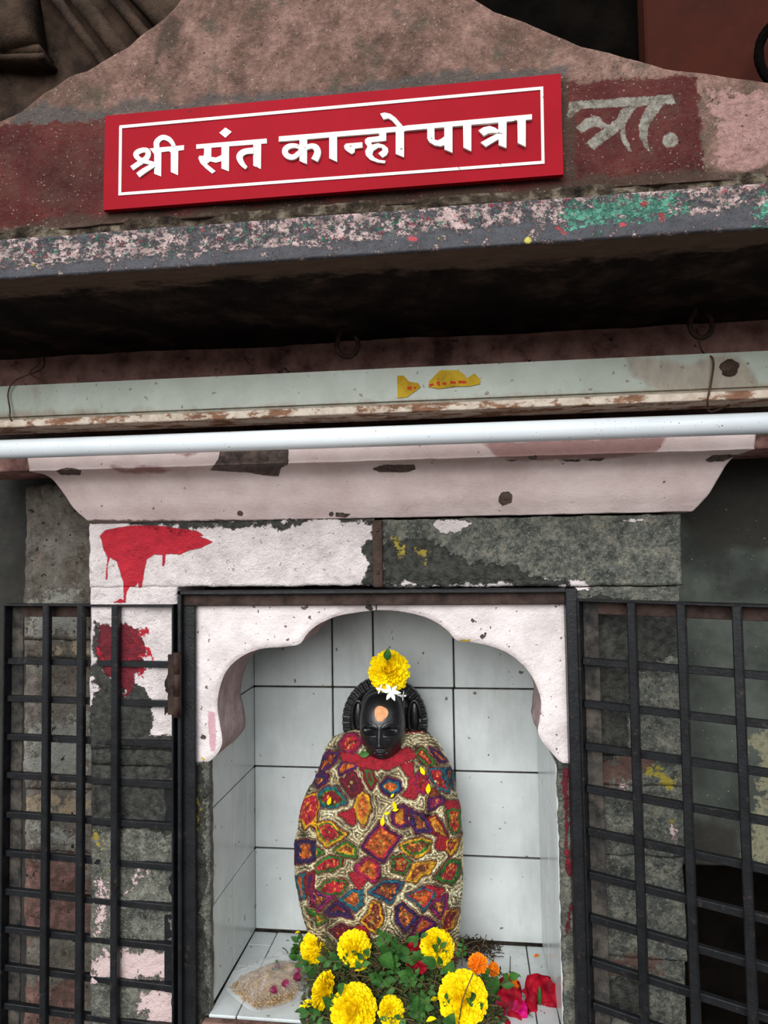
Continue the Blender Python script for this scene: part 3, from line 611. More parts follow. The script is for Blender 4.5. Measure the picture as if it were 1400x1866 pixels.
wr = slab_grid('wall_right', M['greenwall'], P(1200, 1400, .15)[0], 1.1, P(1300, 1566, .15)[2], 1.52, .13, .05, 220, 220, amp=.004, kind='structure', layers=dict(
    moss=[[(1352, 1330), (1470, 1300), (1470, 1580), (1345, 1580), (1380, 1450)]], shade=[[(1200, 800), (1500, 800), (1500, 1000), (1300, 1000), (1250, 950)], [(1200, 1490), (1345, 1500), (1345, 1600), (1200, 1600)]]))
V, Fc = sub(box(P(1244, 1700, .15)[0]-.1, 1.1, .42, .46, .4, 1.05), box(1.1, 1.14, .1, .46, .4, 1.05)); vd = mk('wall_recess', V, Fc, M['void']); vd['kind'] = 'structure'  # near-black sheets put the shade of the opening into colour
# masonry under the left pier base etc. lies outside the frame; background above the ledge
bg = mk('wall_background', *sub(box(-2.2, 2.2, .6, .66, .3, 3.2)), M['void']); bg['kind'] = 'structure'  # darkness of the unlit background is put into the wall colour
cs_ = root('wall_carved', P(100, 60, .3), kind='structure')
slab_grid('carved_panel', M['carved'], P(-500, 60, .3)[0], P(330, 60, .3)[0], 1.6, P(100, -300, .3)[2], .3, .05, 90, 90, parent=cs_, amp=.02, nsc=9)
def rib(a, b_, wdt, Y, dy, mat, par, nm='moulding'):
    A, B = P(*a, Y), P(*b_, Y); d = B-A; ln = np.linalg.norm(d); d /= ln; n_ = np.cross(d, [0, 1, 0])
    return mk(nm, *obox(A, d, np.array([0, 1., 0]), n_, (0, ln), (-dy, .03), (-wdt/2, wdt/2), min(wdt, dy)*.3), mat, par, smooth=True)
for a, b_, w_ in (((60, -60), (215, 150), .020), ((100, -60), (262, 150), .034), ((160, -60), (300, 110), .022), ((-60, 108), (88, 104), .02), ((-60, 122), (96, 118), .014), ((200, -60), (330, 80), .03)):
    rib(a, b_, w_, .29, .03, M['carved'], cs_)
rib((18, -80), (40, 100), .09, .28, .04, M['carved'], cs_, 'pilaster')
rb = mk('wall_red', *box(P(1176, 60, .25)[0], 1.6, .25, .3, 1.6, 2.6, .004), M['redbeam']); rb['kind'] = 'structure'
dk = slab_grid('wall_dark_stone', M['void'], P(800, 60, .32)[0], P(1190, 60, .32)[0], 1.6, 2.6, .34, .05, 50, 60, amp=.05, nsc=8, kind='structure')
A = P(1440, 96, .2); tr_ = [A+.05*np.array([math.cos(a), 0, math.sin(a)*1.2]) for a in np.linspace(0, 2*math.pi, 33)]
tag(mk('iron_ring', *tube(tr_, .008, 8), M['void'], base=A), 'dark round ring against the rust-red wall at the upper right edge', 'ring')

# ------------------------------------------------------------------ sign
YS = YP-.010
sg = root('sign_board', P(608, 350, YS), 'red signboard with white border and Devanagari lettering on pink pediment', 'sign')
corn = [(192, 211), (1022, 134), (1027, 318), (188, 383)]
A = [P(*c, YS) for c in corn]
def sgn_fn(u, v):
    a, b_, c, d = [np.array(x) for x in A]
    return (a[None]*((1-u)*v)[:, None]+b_[None]*(u*v)[:, None]+c[None]*(u*(1-v))[:, None]+d[None]*((1-u)*(1-v))[:, None])
V, Fc = grid(260, 60, sgn_fn); n = len(V); nx, nz = 260, 60
rim = list(range(nx))+[i*nx+nx-1 for i in range(1, nz)]+[(nz-1)*nx+i for i in range(nx-2, -1, -1)]+[i*nx for i in range(nz-2, 0, -1)]
B = V[rim].copy(); B[:, 1] += .006; V = np.vstack([V, B]); k = len(rim); Fc += [[rim[i], n+i, n+(i+1) % k, rim[(i+1) % k]] for i in range(k)]; Fc.append([n+i for i in range(k)][::-1])
bd_ = mk('board', V, Fc, M['sign'], sg)
q = project(wv(bd_)); attr(bd_, 'mark', usdf(q, [[(664, 322), (670, 300), (676, 322)], circ(830, 180, 3), [(838, 152), (841, 152), (840, 310), (837, 310)], [(464, 355), (470, 345), (466, 352)], circ(825, 152, 3), circ(990, 148, 3)])-2)
L1 = lambda s: crop(230, 220, 5.185, s); L2 = lambda s: crop(500, 195, 5.185, s); L3 = lambda s: crop(740, 190, 5.185, s)
def LS(fn, pts): return [fn(p) for p in stroke(pts)]
letters = [L1(p) for p in (
    [(225, 265), (550, 235), (548, 280), (495, 288), (492, 518), (425, 488), (425, 305), (410, 292), (335, 300), (333, 530), (268, 505), (268, 320)],
    [(665, 228), (1330, 172), (1332, 218), (665, 270)], [(882, 118), (940, 68), (1000, 108), (940, 165)], [(903, 235), (975, 232), (973, 482), (903, 455)],
    [(738, 255), (808, 255), (806, 345), (800, 385), (765, 412), (848, 480), (815, 503), (755, 455), (705, 405), (685, 360), (692, 335), (735, 335), (740, 300)],
    [(800, 345), (850, 352), (890, 335), (908, 322), (905, 385), (850, 400), (798, 388)], [(1203, 215), (1278, 210), (1275, 460), (1203, 428)])]
letters += LS(L1, [(293, 266, 50), (290, 215, 54), (315, 180, 50), (355, 162, 48), (405, 178, 46), (438, 212, 40), (455, 248, 36)])
letters += LS(L1, [(58, 455, 48), (120, 412, 48), (190, 365, 50), (212, 325, 50), (205, 290, 46), (165, 284, 46), (120, 300, 50), (98, 325, 50), (115, 358, 46), (160, 385, 42), (215, 400, 36), (268, 412, 30)])
letters += LS(L1, [(118, 524, 50), (175, 482, 50), (270, 425, 40)])
letters += LS(L1, [(1210, 292, 58), (1150, 296, 54), (1105, 312, 58), (1078, 345, 60), (1085, 385, 54), (1110, 425, 44), (1142, 457, 30)])
letters += [L2(p) for p in ([(48, 290), (1400, 178), (1400, 226), (48, 338)], [(243, 300), (315, 300), (313, 552), (243, 520)], [(523, 285), (597, 280), (597, 530), (523, 495)],
    [(662, 380), (680, 358), (835, 345), (837, 395), (765, 405), (762, 440), (735, 456), (700, 435), (670, 410)],
    [(1060, 330), (925, 343), (918, 352), (925, 368), (985, 355), (1040, 370), (1075, 400), (1080, 435), (1060, 470), (1025, 488), (985, 450), (1025, 420), (1020, 395), (985, 395), (940, 425), (928, 460), (950, 490), (990, 510), (1055, 520), (1045, 542), (980, 535), (910, 510), (870, 470), (862, 430), (885, 385), (860, 350), (860, 320), (885, 300), (990, 288), (990, 255), (1060, 250)],
    [(1150, 230), (1228, 225), (1228, 487), (1150, 455)], [(1003, 75), (1045, 65), (1100, 78), (1150, 115), (1215, 190), (1165, 196), (1115, 140), (1080, 120), (1035, 130)])]
letters += LS(L2, [(255, 400, 34), (210, 378, 40), (150, 382, 48), (112, 410, 54), (110, 450, 54), (145, 482, 52), (195, 482, 48), (255, 432, 44)])
letters += LS(L2, [(305, 398, 44), (355, 383, 48), (395, 395, 58), (414, 430, 62), (408, 470, 64), (385, 517, 66)])
letters += [L3(p) for p in ([(0, 218), (1188, 112), (1188, 160), (0, 266)], [(363, 225), (440, 218), (440, 473), (365, 442)],
    [(203, 235), (270, 230), (272, 350), (300, 358), (340, 340), (366, 318), (368, 400), (330, 413), (275, 405), (225, 375), (203, 340)], [(540, 205), (618, 200), (618, 460), (543, 425)],
    [(872, 175), (950, 170), (948, 430), (875, 402)], [(685, 265), (730, 235), (790, 222), (840, 238), (876, 262), (876, 292), (830, 285), (780, 290), (735, 315)], [(705, 378), (800, 325), (874, 288), (876, 345), (755, 418)], [(1052, 165), (1130, 160), (1130, 418), (1055, 382)])]
V, Fc = sub(*[prism(p, YS-.0008-.000012*i, YS-.0001, YS) for i, p in enumerate(letters)]); fixn(mk('lettering', V, Fc, M['white'], sg))
o4 = [(218, 229.5), (990, 158.5), (992.5, 299), (216.5, 357)]; i4 = [(223, 234.5), (985, 164.5), (987, 294), (221.5, 351.5)]
V, Fc = sub(*[prism([o4[i], o4[(i+1) % 4], i4[(i+1) % 4], i4[i]], YS-.0009, YS-.0001, YS) for i in range(4)]); fixn(mk('border_line', V, Fc, M['white'], sg))

# ------------------------------------------------------------------ tube light
def bar_px(xc, y0, y1, Y): return P(xc, y0, Y)[2], P(xc, y1, Y)[2]
YF = -.105
bt = root('tube_light_batten', P(700, 760, YF), 'pale green metal tube-light batten with rusty cream lower lip under the ledge', 'light fixture')
z1 = P(700, 671, YF)[2]; z2 = P(700, 732, YF)[2]; z3 = P(700, 740, YF)[2]; z4 = P(700, 753, YF)[2]
def chan(u, v):
    pr = np.array([(.055, 0), (0, 0), (0, z1-z2), (.003, z1-z2+.001), (.002, z1-z3), (.0, z1-z3+.002)]); s = np.array([0, .3, .8, .84, .97, 1.])
    y = np.interp(v, s, pr[:, 0]); z = z1-np.interp(v, s, pr[:, 1]); x = -.76+1.24*u
    Vv = np.stack([x, YF+y, z], 1); Vv[:, 1] += .0006*fbm(Vv, 12, 2); return Vv
V, Fc = grid(220, 60, chan); ch = mk('housing', V, Fc, M['batten'], bt)
attr(ch, 'grime_shade', usdf(project(wv(ch)), [[(1130, 640), (1240, 655), (1330, 640), (1370, 660), (1400, 720), (1200, 720), (1150, 690)], [(55, 700), (72, 700), (78, 770), (58, 770)], [(-50, 748), (500, 735), (1450, 690), (1450, 730), (500, 760), (-50, 780)]])-6)
V, Fc = sub(box(-.76, .48, YF-.003, YF+.004, z4, z3+.001, .001), box(-.76, .48, YF+.0, YF+.06, z4+.001, z4+.003)); mk('lower_lip', V, Fc, M['lip'], bt)
mk('back_plate', *box(-.75, .47, -.012, .0, z4-.02, z1+.01, .002), M['rust'], bt)
for x in (-.6, -.15, .3): mk('spacer', *box(x, x+.03, YF+.05, -.01, z3, z1-.002), M['rust'], bt)
ST = lambda s: crop(700, 450, 2, s)
for p in ([(48, 470), (72, 470), (92, 492), (125, 497), (134, 512), (110, 530), (85, 548), (50, 552)], [(162, 512), (165, 490), (205, 450), (270, 450), (295, 468), (300, 480), (330, 462), (352, 485), (350, 500), (315, 508), (260, 510), (200, 518)]):
    mk('sticker', *prism(ST(p), YF-.0015, YF-.0009, YF), M['sticker'], bt)
V, Fc = sub(*[prism(ST(s_), YF-.0019, YF-.0014, YF) for s_ in ([(165, 502), (180, 498), (182, 505), (168, 510)], [(190, 494), (203, 490), (204, 508), (197, 506)], [(212, 495), (228, 496), (226, 505), (214, 503)], [(240, 490), (262, 492), (262, 499), (242, 500)], [(270, 488), (300, 490), (300, 498), (272, 498)], [(84, 512), (100, 508), (102, 520), (88, 522)], [(106, 512), (118, 510), (116, 520)])]); mk('sticker_print', V, Fc, M['stickred'], bt)
A = P(1330, 670, YF-.001)
V = [A+np.array([.011*math.cos(a)*(1+.2*math.sin(5*a)), -.001, .011*math.sin(a)]) for a in np.linspace(0, 6.1, 15)]; mk('spider_nest', V+[p+np.array([0, .002, 0]) for p in V], [list(range(15)), *[[i, (i+1) % 15, (i+1) % 15+15, i+15] for i in range(15)]], M['debris'], bt)
YT = -.135
zt_ = P(700, 795, YT)[2]
tb = root('fluorescent_tube', (-.14, YT, zt_), 'unlit white fluorescent tube hanging below the pale green batten', 'tube lamp')
mk('glass_tube', *tube([(-.73, YT, zt_), (.45, YT, zt_)], .0131, 40), M['tube'], tb, smooth=True)
mk('end_cap', *tube([(-.745, YT, zt_), (-.72, YT, zt_)], .0136, 24), M['metal'], tb); mk('end_cap', *tube([(.44, YT, zt_), (.465, YT, zt_)], .0136, 24), M['metal'], tb)
for x in (-.755, .475):
    mk('tube_holder', *box(x-.008, x+.008, YT-.014, YF+.01, zt_-.016, z4+.002, .002), M['jas'], bt)
def wire(name, pts, r, label, mat='wire'): return tag(mk(name, *tube(crv(pts, 8), r, 6), M[mat], base=np.array(pts[0], float), smooth=True), label, 'wire' if 'wire' in name else 'hook')
wire('wire', [P(75, 640, -.05), P(78, 670, -.09), P(30, 692, YF-.004), P(15, 715, YF-.004), P(18, 745, YF-.005), P(20, 765, YF-.005), P(40, 778, -.08)], .0011, 'thin brown wire looped round the left end of the batten')
wire('wire', [P(68, 625, -.05), P(72, 660, -.08), P(55, 680, -.09), P(85, 697, -.095)], .0008, 'short dark wire end sticking out above the batten at far left')
wire('wire', [P(1270, 600, -.06), P(1280, 640, -.09), P(1300, 655, YF-.004), P(1296, 700, YF-.004), P(1290, 730, YF-.005), P(1295, 750, -.09), P(1330, 738, -.08)], .0012, 'brown wire hanging over the right part of the batten')
def hook(x, y, rpx, Y, label, a0=-.3*math.pi, a1=1.35*math.pi, th=.0035, mat='rust'):
    c = P(x, y, Y); r_ = rpx/F*(1+Y)*1.0
    pts = [c+r_*np.array([math.cos(a), .15*math.cos(a), -math.sin(a)*1.15]) for a in np.linspace(a0, a1, 18)]
    pts.append(np.array([c[0]-.004, c[1], zb0+.012]))
    return tag(mk('iron_hook', *tube(pts, th, 8), M[mat], base=c, smooth=True), label, 'hook')
hook(633, 628, 20, -.07, 'rusty open iron ring hook hanging from the middle of the soffit', a0=-.25*math.pi, a1=.98*math.pi)
hook(1278, 592, 20, -.07, 'dark iron ring hook hanging from the soffit on the right', a0=-.4*math.pi, a1=1.3*math.pi)

# iron strap with rivets at the lintel joint
stp = root('iron_strap', P(687, 1068, -.006), 'short vertical rusty iron strap over the joint between the two lintel stones', 'strap')
mk('strap', *box(P(679, 1000, -.005)[0], P(697, 1000, -.005)[0], -.0055, .002, P(687, 1070, 0)[2], P(687, 948, 0)[2], .001), M['rust'], stp)
for y in (966, 1043):
    c = P(688, y, -.006); mk('rivet', *tube([c+[0, .002, 0], c-[0, .002, 0]], [.0035, .0022], 10), M['rust'], stp)
# ------------------------------------------------------------------ iron door frame
df = root('iron_door_frame', P(690, 1866, -.01), 'black angle-iron door frame fixed round the scalloped niche', 'door frame')
zt1 = P(690, 1074, -.012)[2]; zt2 = P(690, 1102, .0)[2]; xa, xb = P(325, 1200, -.012)[0], P(1068, 1200, -.012)[0]
xb = P(1052, 1300, -.012)[0]+.004
def ang(n_, b1, b2, m1='iron', m2='rust'):
    p_ = mk(n_, *box(*b1, .0012), M[m1], df); mk('inner_flange', *box(*b2, .001), M[m2], p_)
ang('head_rail', (xa, xb, -.016, .004, zt1-.006, zt1), (xa+.004, xb-.004, -.006, -.001, zt2, zt1-.005))
ang('jamb', (xa, xa+.006, -.016, .004, .45, zt1), (xa+.005, P(358, 1200, -.001)[0], -.006, -.001, .45, zt2-.0002), 'iron', 'iron')
ang('jamb', (xb-.016, xb, -.018, .004, .45, zt1), (P(1031, 1110, -.001)[0], xb-.015, -.006, -.001, .45, zt2-.0002), 'iron', 'iron')

# ------------------------------------------------------------------ grille gates
def camz(p): return float((np.array(p)-CAM)@W)
def gate(name, hp, ang_pt, width, ubars, zrows, ztop_, zbot, label, flip):
    rt_ = root(name, (hp[0], hp[1], zbot), label, 'gate')
    d = np.array([ang_pt[0]-hp[0], ang_pt[1]-hp[1], 0.]); d /= np.linalg.norm(d); n_ = np.array([-d[1], d[0], 0]); n_ *= np.sign(n_[1])   # away from camera
    az = np.array([0, 0, 1.]); o_ = np.array([hp[0], hp[1], 0.]); T = .003; Lg = .024
    def B(nm, u, y, z, mat, par=rt_, bev=.0008): return mk(nm, *obox(o_, d, n_, az, u, y, z, bev), M[mat], par)
    s1 = B('stile', (0, T), (-.002, .022), (zbot, ztop_), 'iron'); B('flange', (T, Lg), (.014, .014+T), (zbot, ztop_-.002), 'iron' if flip else 'dust', s1)
    s2 = B('stile', (width-T, width), (-.002, .022), (zbot, ztop_), 'iron'); B('flange', (width-Lg, width-T), (.014, .014+T), (zbot, ztop_-.002), 'dust', s2)
    s3 = B('rail', (0, width), (-.003, .022), (ztop_-T, ztop_), 'iron'); B('flange', (T, width-T), (.0145, .0145+T), (ztop_-.021, ztop_-T), 'rust', s3)
    B('rail', (0, width), (-.003, .022), (zbot, zbot+T), 'iron')
    for z in zrows: B('cross_bar', (T+.001, width-T-.001), (.004, .013), (z-.005, z+.0045), 'iron')
    for u in ubars: B('vertical_bar', (u-.0056, u+.0056), (-.0065, .004), (zbot+T, ztop_-.001), 'iron', bev=.0015)
    return rt_, o_, d
def uhit(px, o_, d, py=1300):
    # intersect vertical plane through camera column px with gate line
    r_ = ray(px, py); A = np.array([[d[0], -r_[0]], [d[1], -r_[1]]]); s_ = np.linalg.solve(A, (CAM-o_)[:2]); return float(s_[0])
hpL = P(317, 1102, -.014); fL = CAM+ray(5, 1300)*(camz(hpL)*1.05); dL = (fL-hpL)*[1, 1, 0]; wL = np.linalg.norm(dL); dL = dL/wL
zsL = [P(300, y, -.012)[2] for y in (1212, 1284, 1358, 1432, 1508, 1583, 1657, 1730, 1804, 1878)]
gate('iron_gate', hpL, fL, wL, [uhit(x, np.array([hpL[0], hpL[1], 0]), dL) for x in (212, 149, 86)], zsL, hpL[2], .50, 'black iron grille gate leaf standing open on the left side of the niche', True)
hpR = P(1052, 1092, -.022); aR = CAM+ray(1345, 1300)*(camz(hpR)/1.135); dR = (aR-hpR)*[1, 1, 0]; dR /= np.linalg.norm(dR)
zsR = [PZ(0, 0, 1)[2]*0+P(1068, y, -.025)[2] for y in (1206, 1284, 1362, 1440, 1518, 1598, 1677, 1757, 1837)]
oR = np.array([hpR[0], hpR[1], 0])
gate('iron_gate', hpR, aR, wL, [uhit(x, oR, dR) for x in (1158, 1249, 1351)], zsR, hpR[2], .50, 'black iron grille gate leaf swung towards the viewer on the right side of the niche', False)
# hinge
hg = root('gate_hinge', P(320, 1310, -.02), 'rusty barrel hinge joining the left gate leaf to the door frame', 'hinge')
c0, c1 = P(322, 1308, -.022), P(322, 1188, -.022)
for i in range(3):
    a = c0+(c1-c0)*(i/3+.01); b_ = c0+(c1-c0)*((i+1)/3-.01); mk('knuckle', *tube([a, b_], .005, 12), M['rust'], hg, smooth=True)
mk('hinge_leaf', *box(c0[0]-.014, c0[0]+.006, -.0215, -.0185, c0[2]+.004, c1[2]-.004, .0005), M['rust'], hg)

# ------------------------------------------------------------------ idol
YI = .165
fc = P(697, 1323, .125)
idol = root('idol', P(697, 1745, YI)*[1, 1, 0]+[0, 0, zf], 'black stone saint idol with ribbed halo and orange forehead mark in tiled niche', 'statue')
px = lambda v, Y: v/F*(1+Y)*1.0
def face():
    nu, nv = 170, 170; a, b_, c = px(43, .1), .044, px(62, .1)
    def fn(u, v):
        th = (u-.5)*2*math.pi; ph = (v-.5)*math.pi
        cph = np.abs(np.cos(ph)); x = np.sin(th)*cph**.72; y = -np.cos(th)*cph; z = np.sin(ph)
        x = np.sign(x)*np.abs(x)**.9; zz = z
        wd = 1-.05*np.clip(-zz-.2, 0, 1)*1.6+.03*zz
        X_ = x*wd; fr = np.clip(-y*1.6, 0, 1)
        g = lambda cx, cz, sx_, sz: np.exp(-((X_-cx)/sx_)**2-((zz-cz)/sz)**2)
        dp = 0*u
        for s_ in (-1, 1):
            dp = dp-.012*g(s_*.43, .015, .25, .10)            # socket
            dp = dp+.0034*g(s_*.43, -.125, .22, .028)           # closed lid bulge
            dp = dp+.0042*np.exp(-((zz-(.185-.15*((np.abs(X_)-.42)/.4)**2))/.028)**2)*np.exp(-((X_-s_*.45)/.30)**4)   # brow ridge
            dp = dp+.003*g(s_*.45, -.35, .26, .2)              # cheek
            dp = dp-.0018*g(s_*.24, -.62, .05, .09)
            dp = dp+.0042*g(s_*.12, -.37, .07, .055)           # nostril wing
        nr_ = np.clip((.12-zz)/.5, 0, 1)*(zz > -.44)
        dp = dp+(.003+.009*nr_)*np.exp(-(X_/(.055+.05*nr_))**2)*np.clip((zz+.46)/.05, 0, 1)*np.clip((.2-zz)/.08, 0, 1)
        dp = dp+.0052*g(0, -.575, .28, .034)+.0056*g(0, -.68, .21, .04)-.003*g(0, -.632, .28, .014)-.002*g(0, -.77, .2, .04)+.003*g(0, -.87, .2, .08)
        Y_ = b_*y-dp*fr
        return np.stack([fc[0]+a*X_, .13+Y_, fc[2]+c*zz*(1.0)], 1)
    V, Fc = grid(nu, nv, fn); return mk('head', V, Fc, M['blackstone'], idol, smooth=True)
head = face()
hc = P(702, 1314, .185); Rh = px(78, .185)
def halo(u, v):
    th = u*2*math.pi; s = np.clip(v*1.25, 0, 1); back = v > .8
    rr = Rh*s*np.where(back, 1, 1); rib_ = np.clip(np.sin(th*44)*2+.8, 0, 1)
    z_ = np.where(np.abs(rr/Rh-.89) < .095, .003*rib_, 0)+.004*np.exp(-((rr/Rh-.76)/.03)**2)+.003*np.exp(-((rr/Rh-.55)/.05)**2)
    y = .178-z_+.012*np.clip((v-.8)/.2, 0, 1)*1
    sc = np.where(s > .97, 1-.012*(1-rib_), 1)
    return np.stack([hc[0]+rr*sc*np.cos(th), y, hc[2]+rr*sc*np.sin(th)*1.06], 1)
V, Fc = grid(401, 70, halo); Fc.append([69*401+i for i in range(400)][::-1]); mk('halo', V, Fc, M['blackstone'], idol, smooth=False)
for sx_, nm_ in ((-1, 'ear'), (1, 'ear')):
    c = P(702+sx_*52, 1312, .155); pts = [c+np.array([px(11, .15)*math.cos(a), 0, px(31, .15)*math.sin(a)]) for a in np.linspace(0, 2*math.pi, 25)]
    pts = [p+[0, .016, 0] for p in pts]; V, Fc = sub(tube(pts, .0032, 10), ell(c+[0, .019, 0], px(8, .15), .005, px(27, .15))); mk(nm_, V, Fc, M['blackstone'], idol, smooth=True)
# hair cap / crown behind the flower and neck, shoulders and torso under the cloth
mk('hair', *ell(P(699, 1284, .15), px(43, .1), .03, px(34, .1)), M['blackstone'], idol, smooth=True)
c = P(775, 1346, .178); mk('halo_foot', *ell(c, .011, .008, .013), M['blackstone'], idol, smooth=True); mk('halo_foot', *ell(P(628, 1350, .178), .011, .008, .013), M['blackstone'], idol, smooth=True)
tx = P(697, 1500, .16)[0]
mk('torso', *sub(ell((tx, .165, zf+.16), .095, .045, .155, 32), tube([(tx, .165, zf+.002), (tx, .165, zf+.06)], [.10, .09], 32), tube([(tx, .15, zf+.25), (tx, .15, fc[2]-.03)], [.035, .024], 20)), M['blackstone'], idol, smooth=True)
# orange tilak on the forehead
tc_ = P(694, 1301, .09)
def tl(u, v):
    th = u*2*math.pi; r_ = v*px(12.5, .09)*(1+.08*np.sin(3*th+1)); X_ = tc_[0]+r_*np.cos(th); Z_ = tc_[2]+r_*np.sin(th)
    a, c = px(43, .1), px(62, .1); zn = (Z_-fc[2])/c; cc2 = np.clip(1-zn**2, 1e-4, 1); sn_ = np.clip(np.abs((X_-fc[0])/(a*(1+.03*zn)))**(1/.9)/cc2**.36, 0, 1); n_ = cc2*(1-sn_**2)
    return np.stack([X_, .13-.044*np.sqrt(n_)-.0022+.0012*v**3+.0*X_, Z_], 1)
V, Fc = grid(33, 10, tl); mk('tilak', V, Fc, M['tilak'], head, smooth=True)
# ------------------------------------------------------------------ cloth
CR = lambda s: crop(530, 1320, 4.2424, s)
R1, OR, BR, MA, PU, TE, GR, YE, MG, NV, DR, GO = (186, 22, 44), (204, 92, 26), (140, 66, 30), (92, 14, 36), (62, 18, 84), (8, 104, 118), (44, 118, 36), (222, 164, 20), (150, 16, 88), (26, 24, 76), (136, 12, 30), (206, 136, 30)
patches = [
 ([(395, 225), (470, 240), (560, 262), (690, 268), (800, 240), (895, 190), (960, 235), (900, 270), (770, 330), (640, 345), (520, 318), (410, 285)], R1, None, None),
 ([(380, 150), (440, 80), (520, 90), (540, 160), (500, 205), (440, 215), (400, 190)], R1, MG, None), ([(300, 205), (370, 225), (345, 290), (240, 375), (232, 310), (270, 250)], OR, PU, MA),
 ([(370, 350), (410, 290), (525, 318), (450, 350), (372, 392)], OR, PU, None), ([(180, 400), (285, 380), (275, 440), (215, 495), (185, 470)], BR, PU, NV),
 ([(212, 560), (260, 500), (330, 490), (405, 560), (418, 610), (330, 650), (250, 635), (212, 590)], DR, TE, GR), ([(460, 365), (500, 380), (530, 450), (550, 520), (465, 565), (420, 490), (385, 430), (430, 420)], MA, None, DR),
 ([(550, 350), (625, 355), (655, 440), (620, 495), (580, 430)], DR, None, GR), ([(545, 525), (585, 560), (605, 650), (592, 720), (560, 785), (515, 730), (492, 640), (510, 570)], OR, YE, GO),
 ([(55, 680), (115, 560), (215, 540), (212, 640), (160, 760), (110, 795), (95, 730), (55, 740)], R1, YE, R1), ([(695, 480), (750, 410), (835, 440), (845, 500), (785, 548), (725, 525)], OR, NV, TE),
 ([(860, 320), (930, 300), (930, 400), (965, 520), (940, 565), (865, 545), (920, 480), (928, 420), (900, 380)], R1, None, None), ([(955, 410), (1000, 365), (1050, 410), (1050, 480), (1010, 525), (960, 505), (945, 450)], R1, MG, None),
 ([(960, 225), (1010, 185), (1065, 250), (1120, 305), (1060, 318), (1000, 275)], OR, GR, DR), ([(1070, 185), (1120, 200), (1205, 282), (1150, 290), (1110, 240)], OR, PU, None),
 ([(1065, 345), (1160, 345), (1185, 440), (1205, 515), (1130, 478), (1080, 410)], R1, TE, None), ([(1175, 345), (1245, 335), (1260, 400), (1252, 495), (1212, 440)], BR, TE, NV),
 ([(1055, 575), (1120, 545), (1190, 590), (1055, 655)], MG, PU, None), ([(1075, 500), (1130, 540), (1065, 560)], BR, None, None),
 ([(785, 700), (870, 620), (888, 640), (888, 740), (905, 775), (830, 785), (785, 755)], GO, PU, DR), ([(912, 650), (990, 680), (1080, 812), (960, 830), (928, 760)], BR, PU, NV),
 ([(550, 942), (690, 765), (842, 870), (718, 1058)], OR, PU, R1), ([(160, 775), (300, 760), (425, 850), (262, 950), (210, 870)], R1, YE, GR),
 ([(340, 970), (430, 905), (502, 960), (495, 1028), (430, 1015), (360, 992)], BR, GR, YE), ([(46, 905), (165, 905), (170, 1055), (58, 1068)], OR, NV, PU),
 ([(185, 1110), (290, 1030), (405, 1036), (395, 1082), (320, 1125), (208, 1150)], R1, GR, R1), ([(508, 1090), (560, 1048), (600, 1030), (670, 1070), (675, 1160), (652, 1215), (570, 1175), (525, 1150)], OR, MG, R1),
 ([(465, 1155), (520, 1140), (575, 1200), (525, 1260)], R1, None, None), ([(215, 1290), (290, 1210), (405, 1195), (440, 1225), (400, 1298), (330, 1315)], R1, GR, R1),
 ([(155, 1280), (335, 1330), (210, 1430), (162, 1390)], BR, MG, PU), ([(395, 1350), (490, 1270), (552, 1290), (555, 1390), (500, 1438), (440, 1395)], OR, TE, TE),
 ([(270, 1445), (370, 1365), (428, 1410), (480, 1490), (400, 1465), (300, 1465)], DR, PU, NV), ([(612, 1290), (720, 1208), (870, 1230), (770, 1385)], BR, TE, PU), ([(140, 1425), (280, 1510), (205, 1545)], OR, GR, YE),
 ([(310, 1590), (400, 1545), (495, 1590), (485, 1665), (410, 1690), (360, 1640)], DR, MA, None), ([(640, 1375), (685, 1400), (708, 1500), (652, 1620), (555, 1520), (610, 1450)], BR, YE, DR),
 ([(845, 930), (920, 895), (1000, 875), (1070, 905), (1055, 965), (960, 1015), (880, 985)], BR, YE, GR), ([(785, 1030), (850, 1005), (922, 1060), (870, 1158), (795, 1130)], OR, GR, DR),
 ([(898, 1205), (960, 1075), (1100, 1055), (1045, 1140), (960, 1218)], BR, YE, GO), ([(1055, 730), (1120, 695), (1165, 780), (1200, 875), (1140, 860), (1080, 800)], OR, DR, YE),
 ([(1120, 945), (1150, 860), (1190, 880), (1200, 950), (1140, 960)], R1, None, None), ([(1195, 670), (1285, 650), (1292, 835), (1240, 835)], R1, GR, OR), ([(1200, 900), (1275, 888), (1258, 960), (1225, 1005), (1197, 950)], OR, YE, DR),
 ([(1100, 1175), (1215, 1045), (1295, 1060), (1285, 1180), (1230, 1225)], R1, GR, GR), ([(898, 1325), (1020, 1260), (1108, 1285), (1030, 1430)], OR, TE, R1), ([(1050, 1250), (1160, 1270), (1115, 1320), (1110, 1290)], R1, None, None),
 ([(1055, 1402), (1185, 1305), (1195, 1400), (1155, 1498)], BR, MG, PU), ([(825, 1410), (870, 1385), (980, 1480), (880, 1602), (825, 1540)], BR, NV, PU), ([(945, 1570), (1010, 1485), (1115, 1530), (1070, 1575), (915, 1660)], OR, PU, MG),
 ([(1185, 1435), (1290, 1435), (1240, 1560), (1145, 1630)], DR, GO, None), ([(60, 1180), (105, 1155), (115, 1340), (88, 1345)], OR, TE, None), ([(378, 700), (485, 660), (478, 775), (440, 755)], R1, None, None),
 ([(1185, 598), (1285, 598), (1288, 640), (1210, 645)], R1, None, None), ([(170, 930), (235, 990), (195, 1025)], GO, GR, None), ([(515, 1560), (570, 1575), (605, 1655), (550, 1610)], R1, None, None), ([(130, 1170), (165, 1150), (160, 1300), (135, 1300)], DR, None, PU)]
patches = [(CR(a), b_, c, d) for a, b_, c, d in patches]
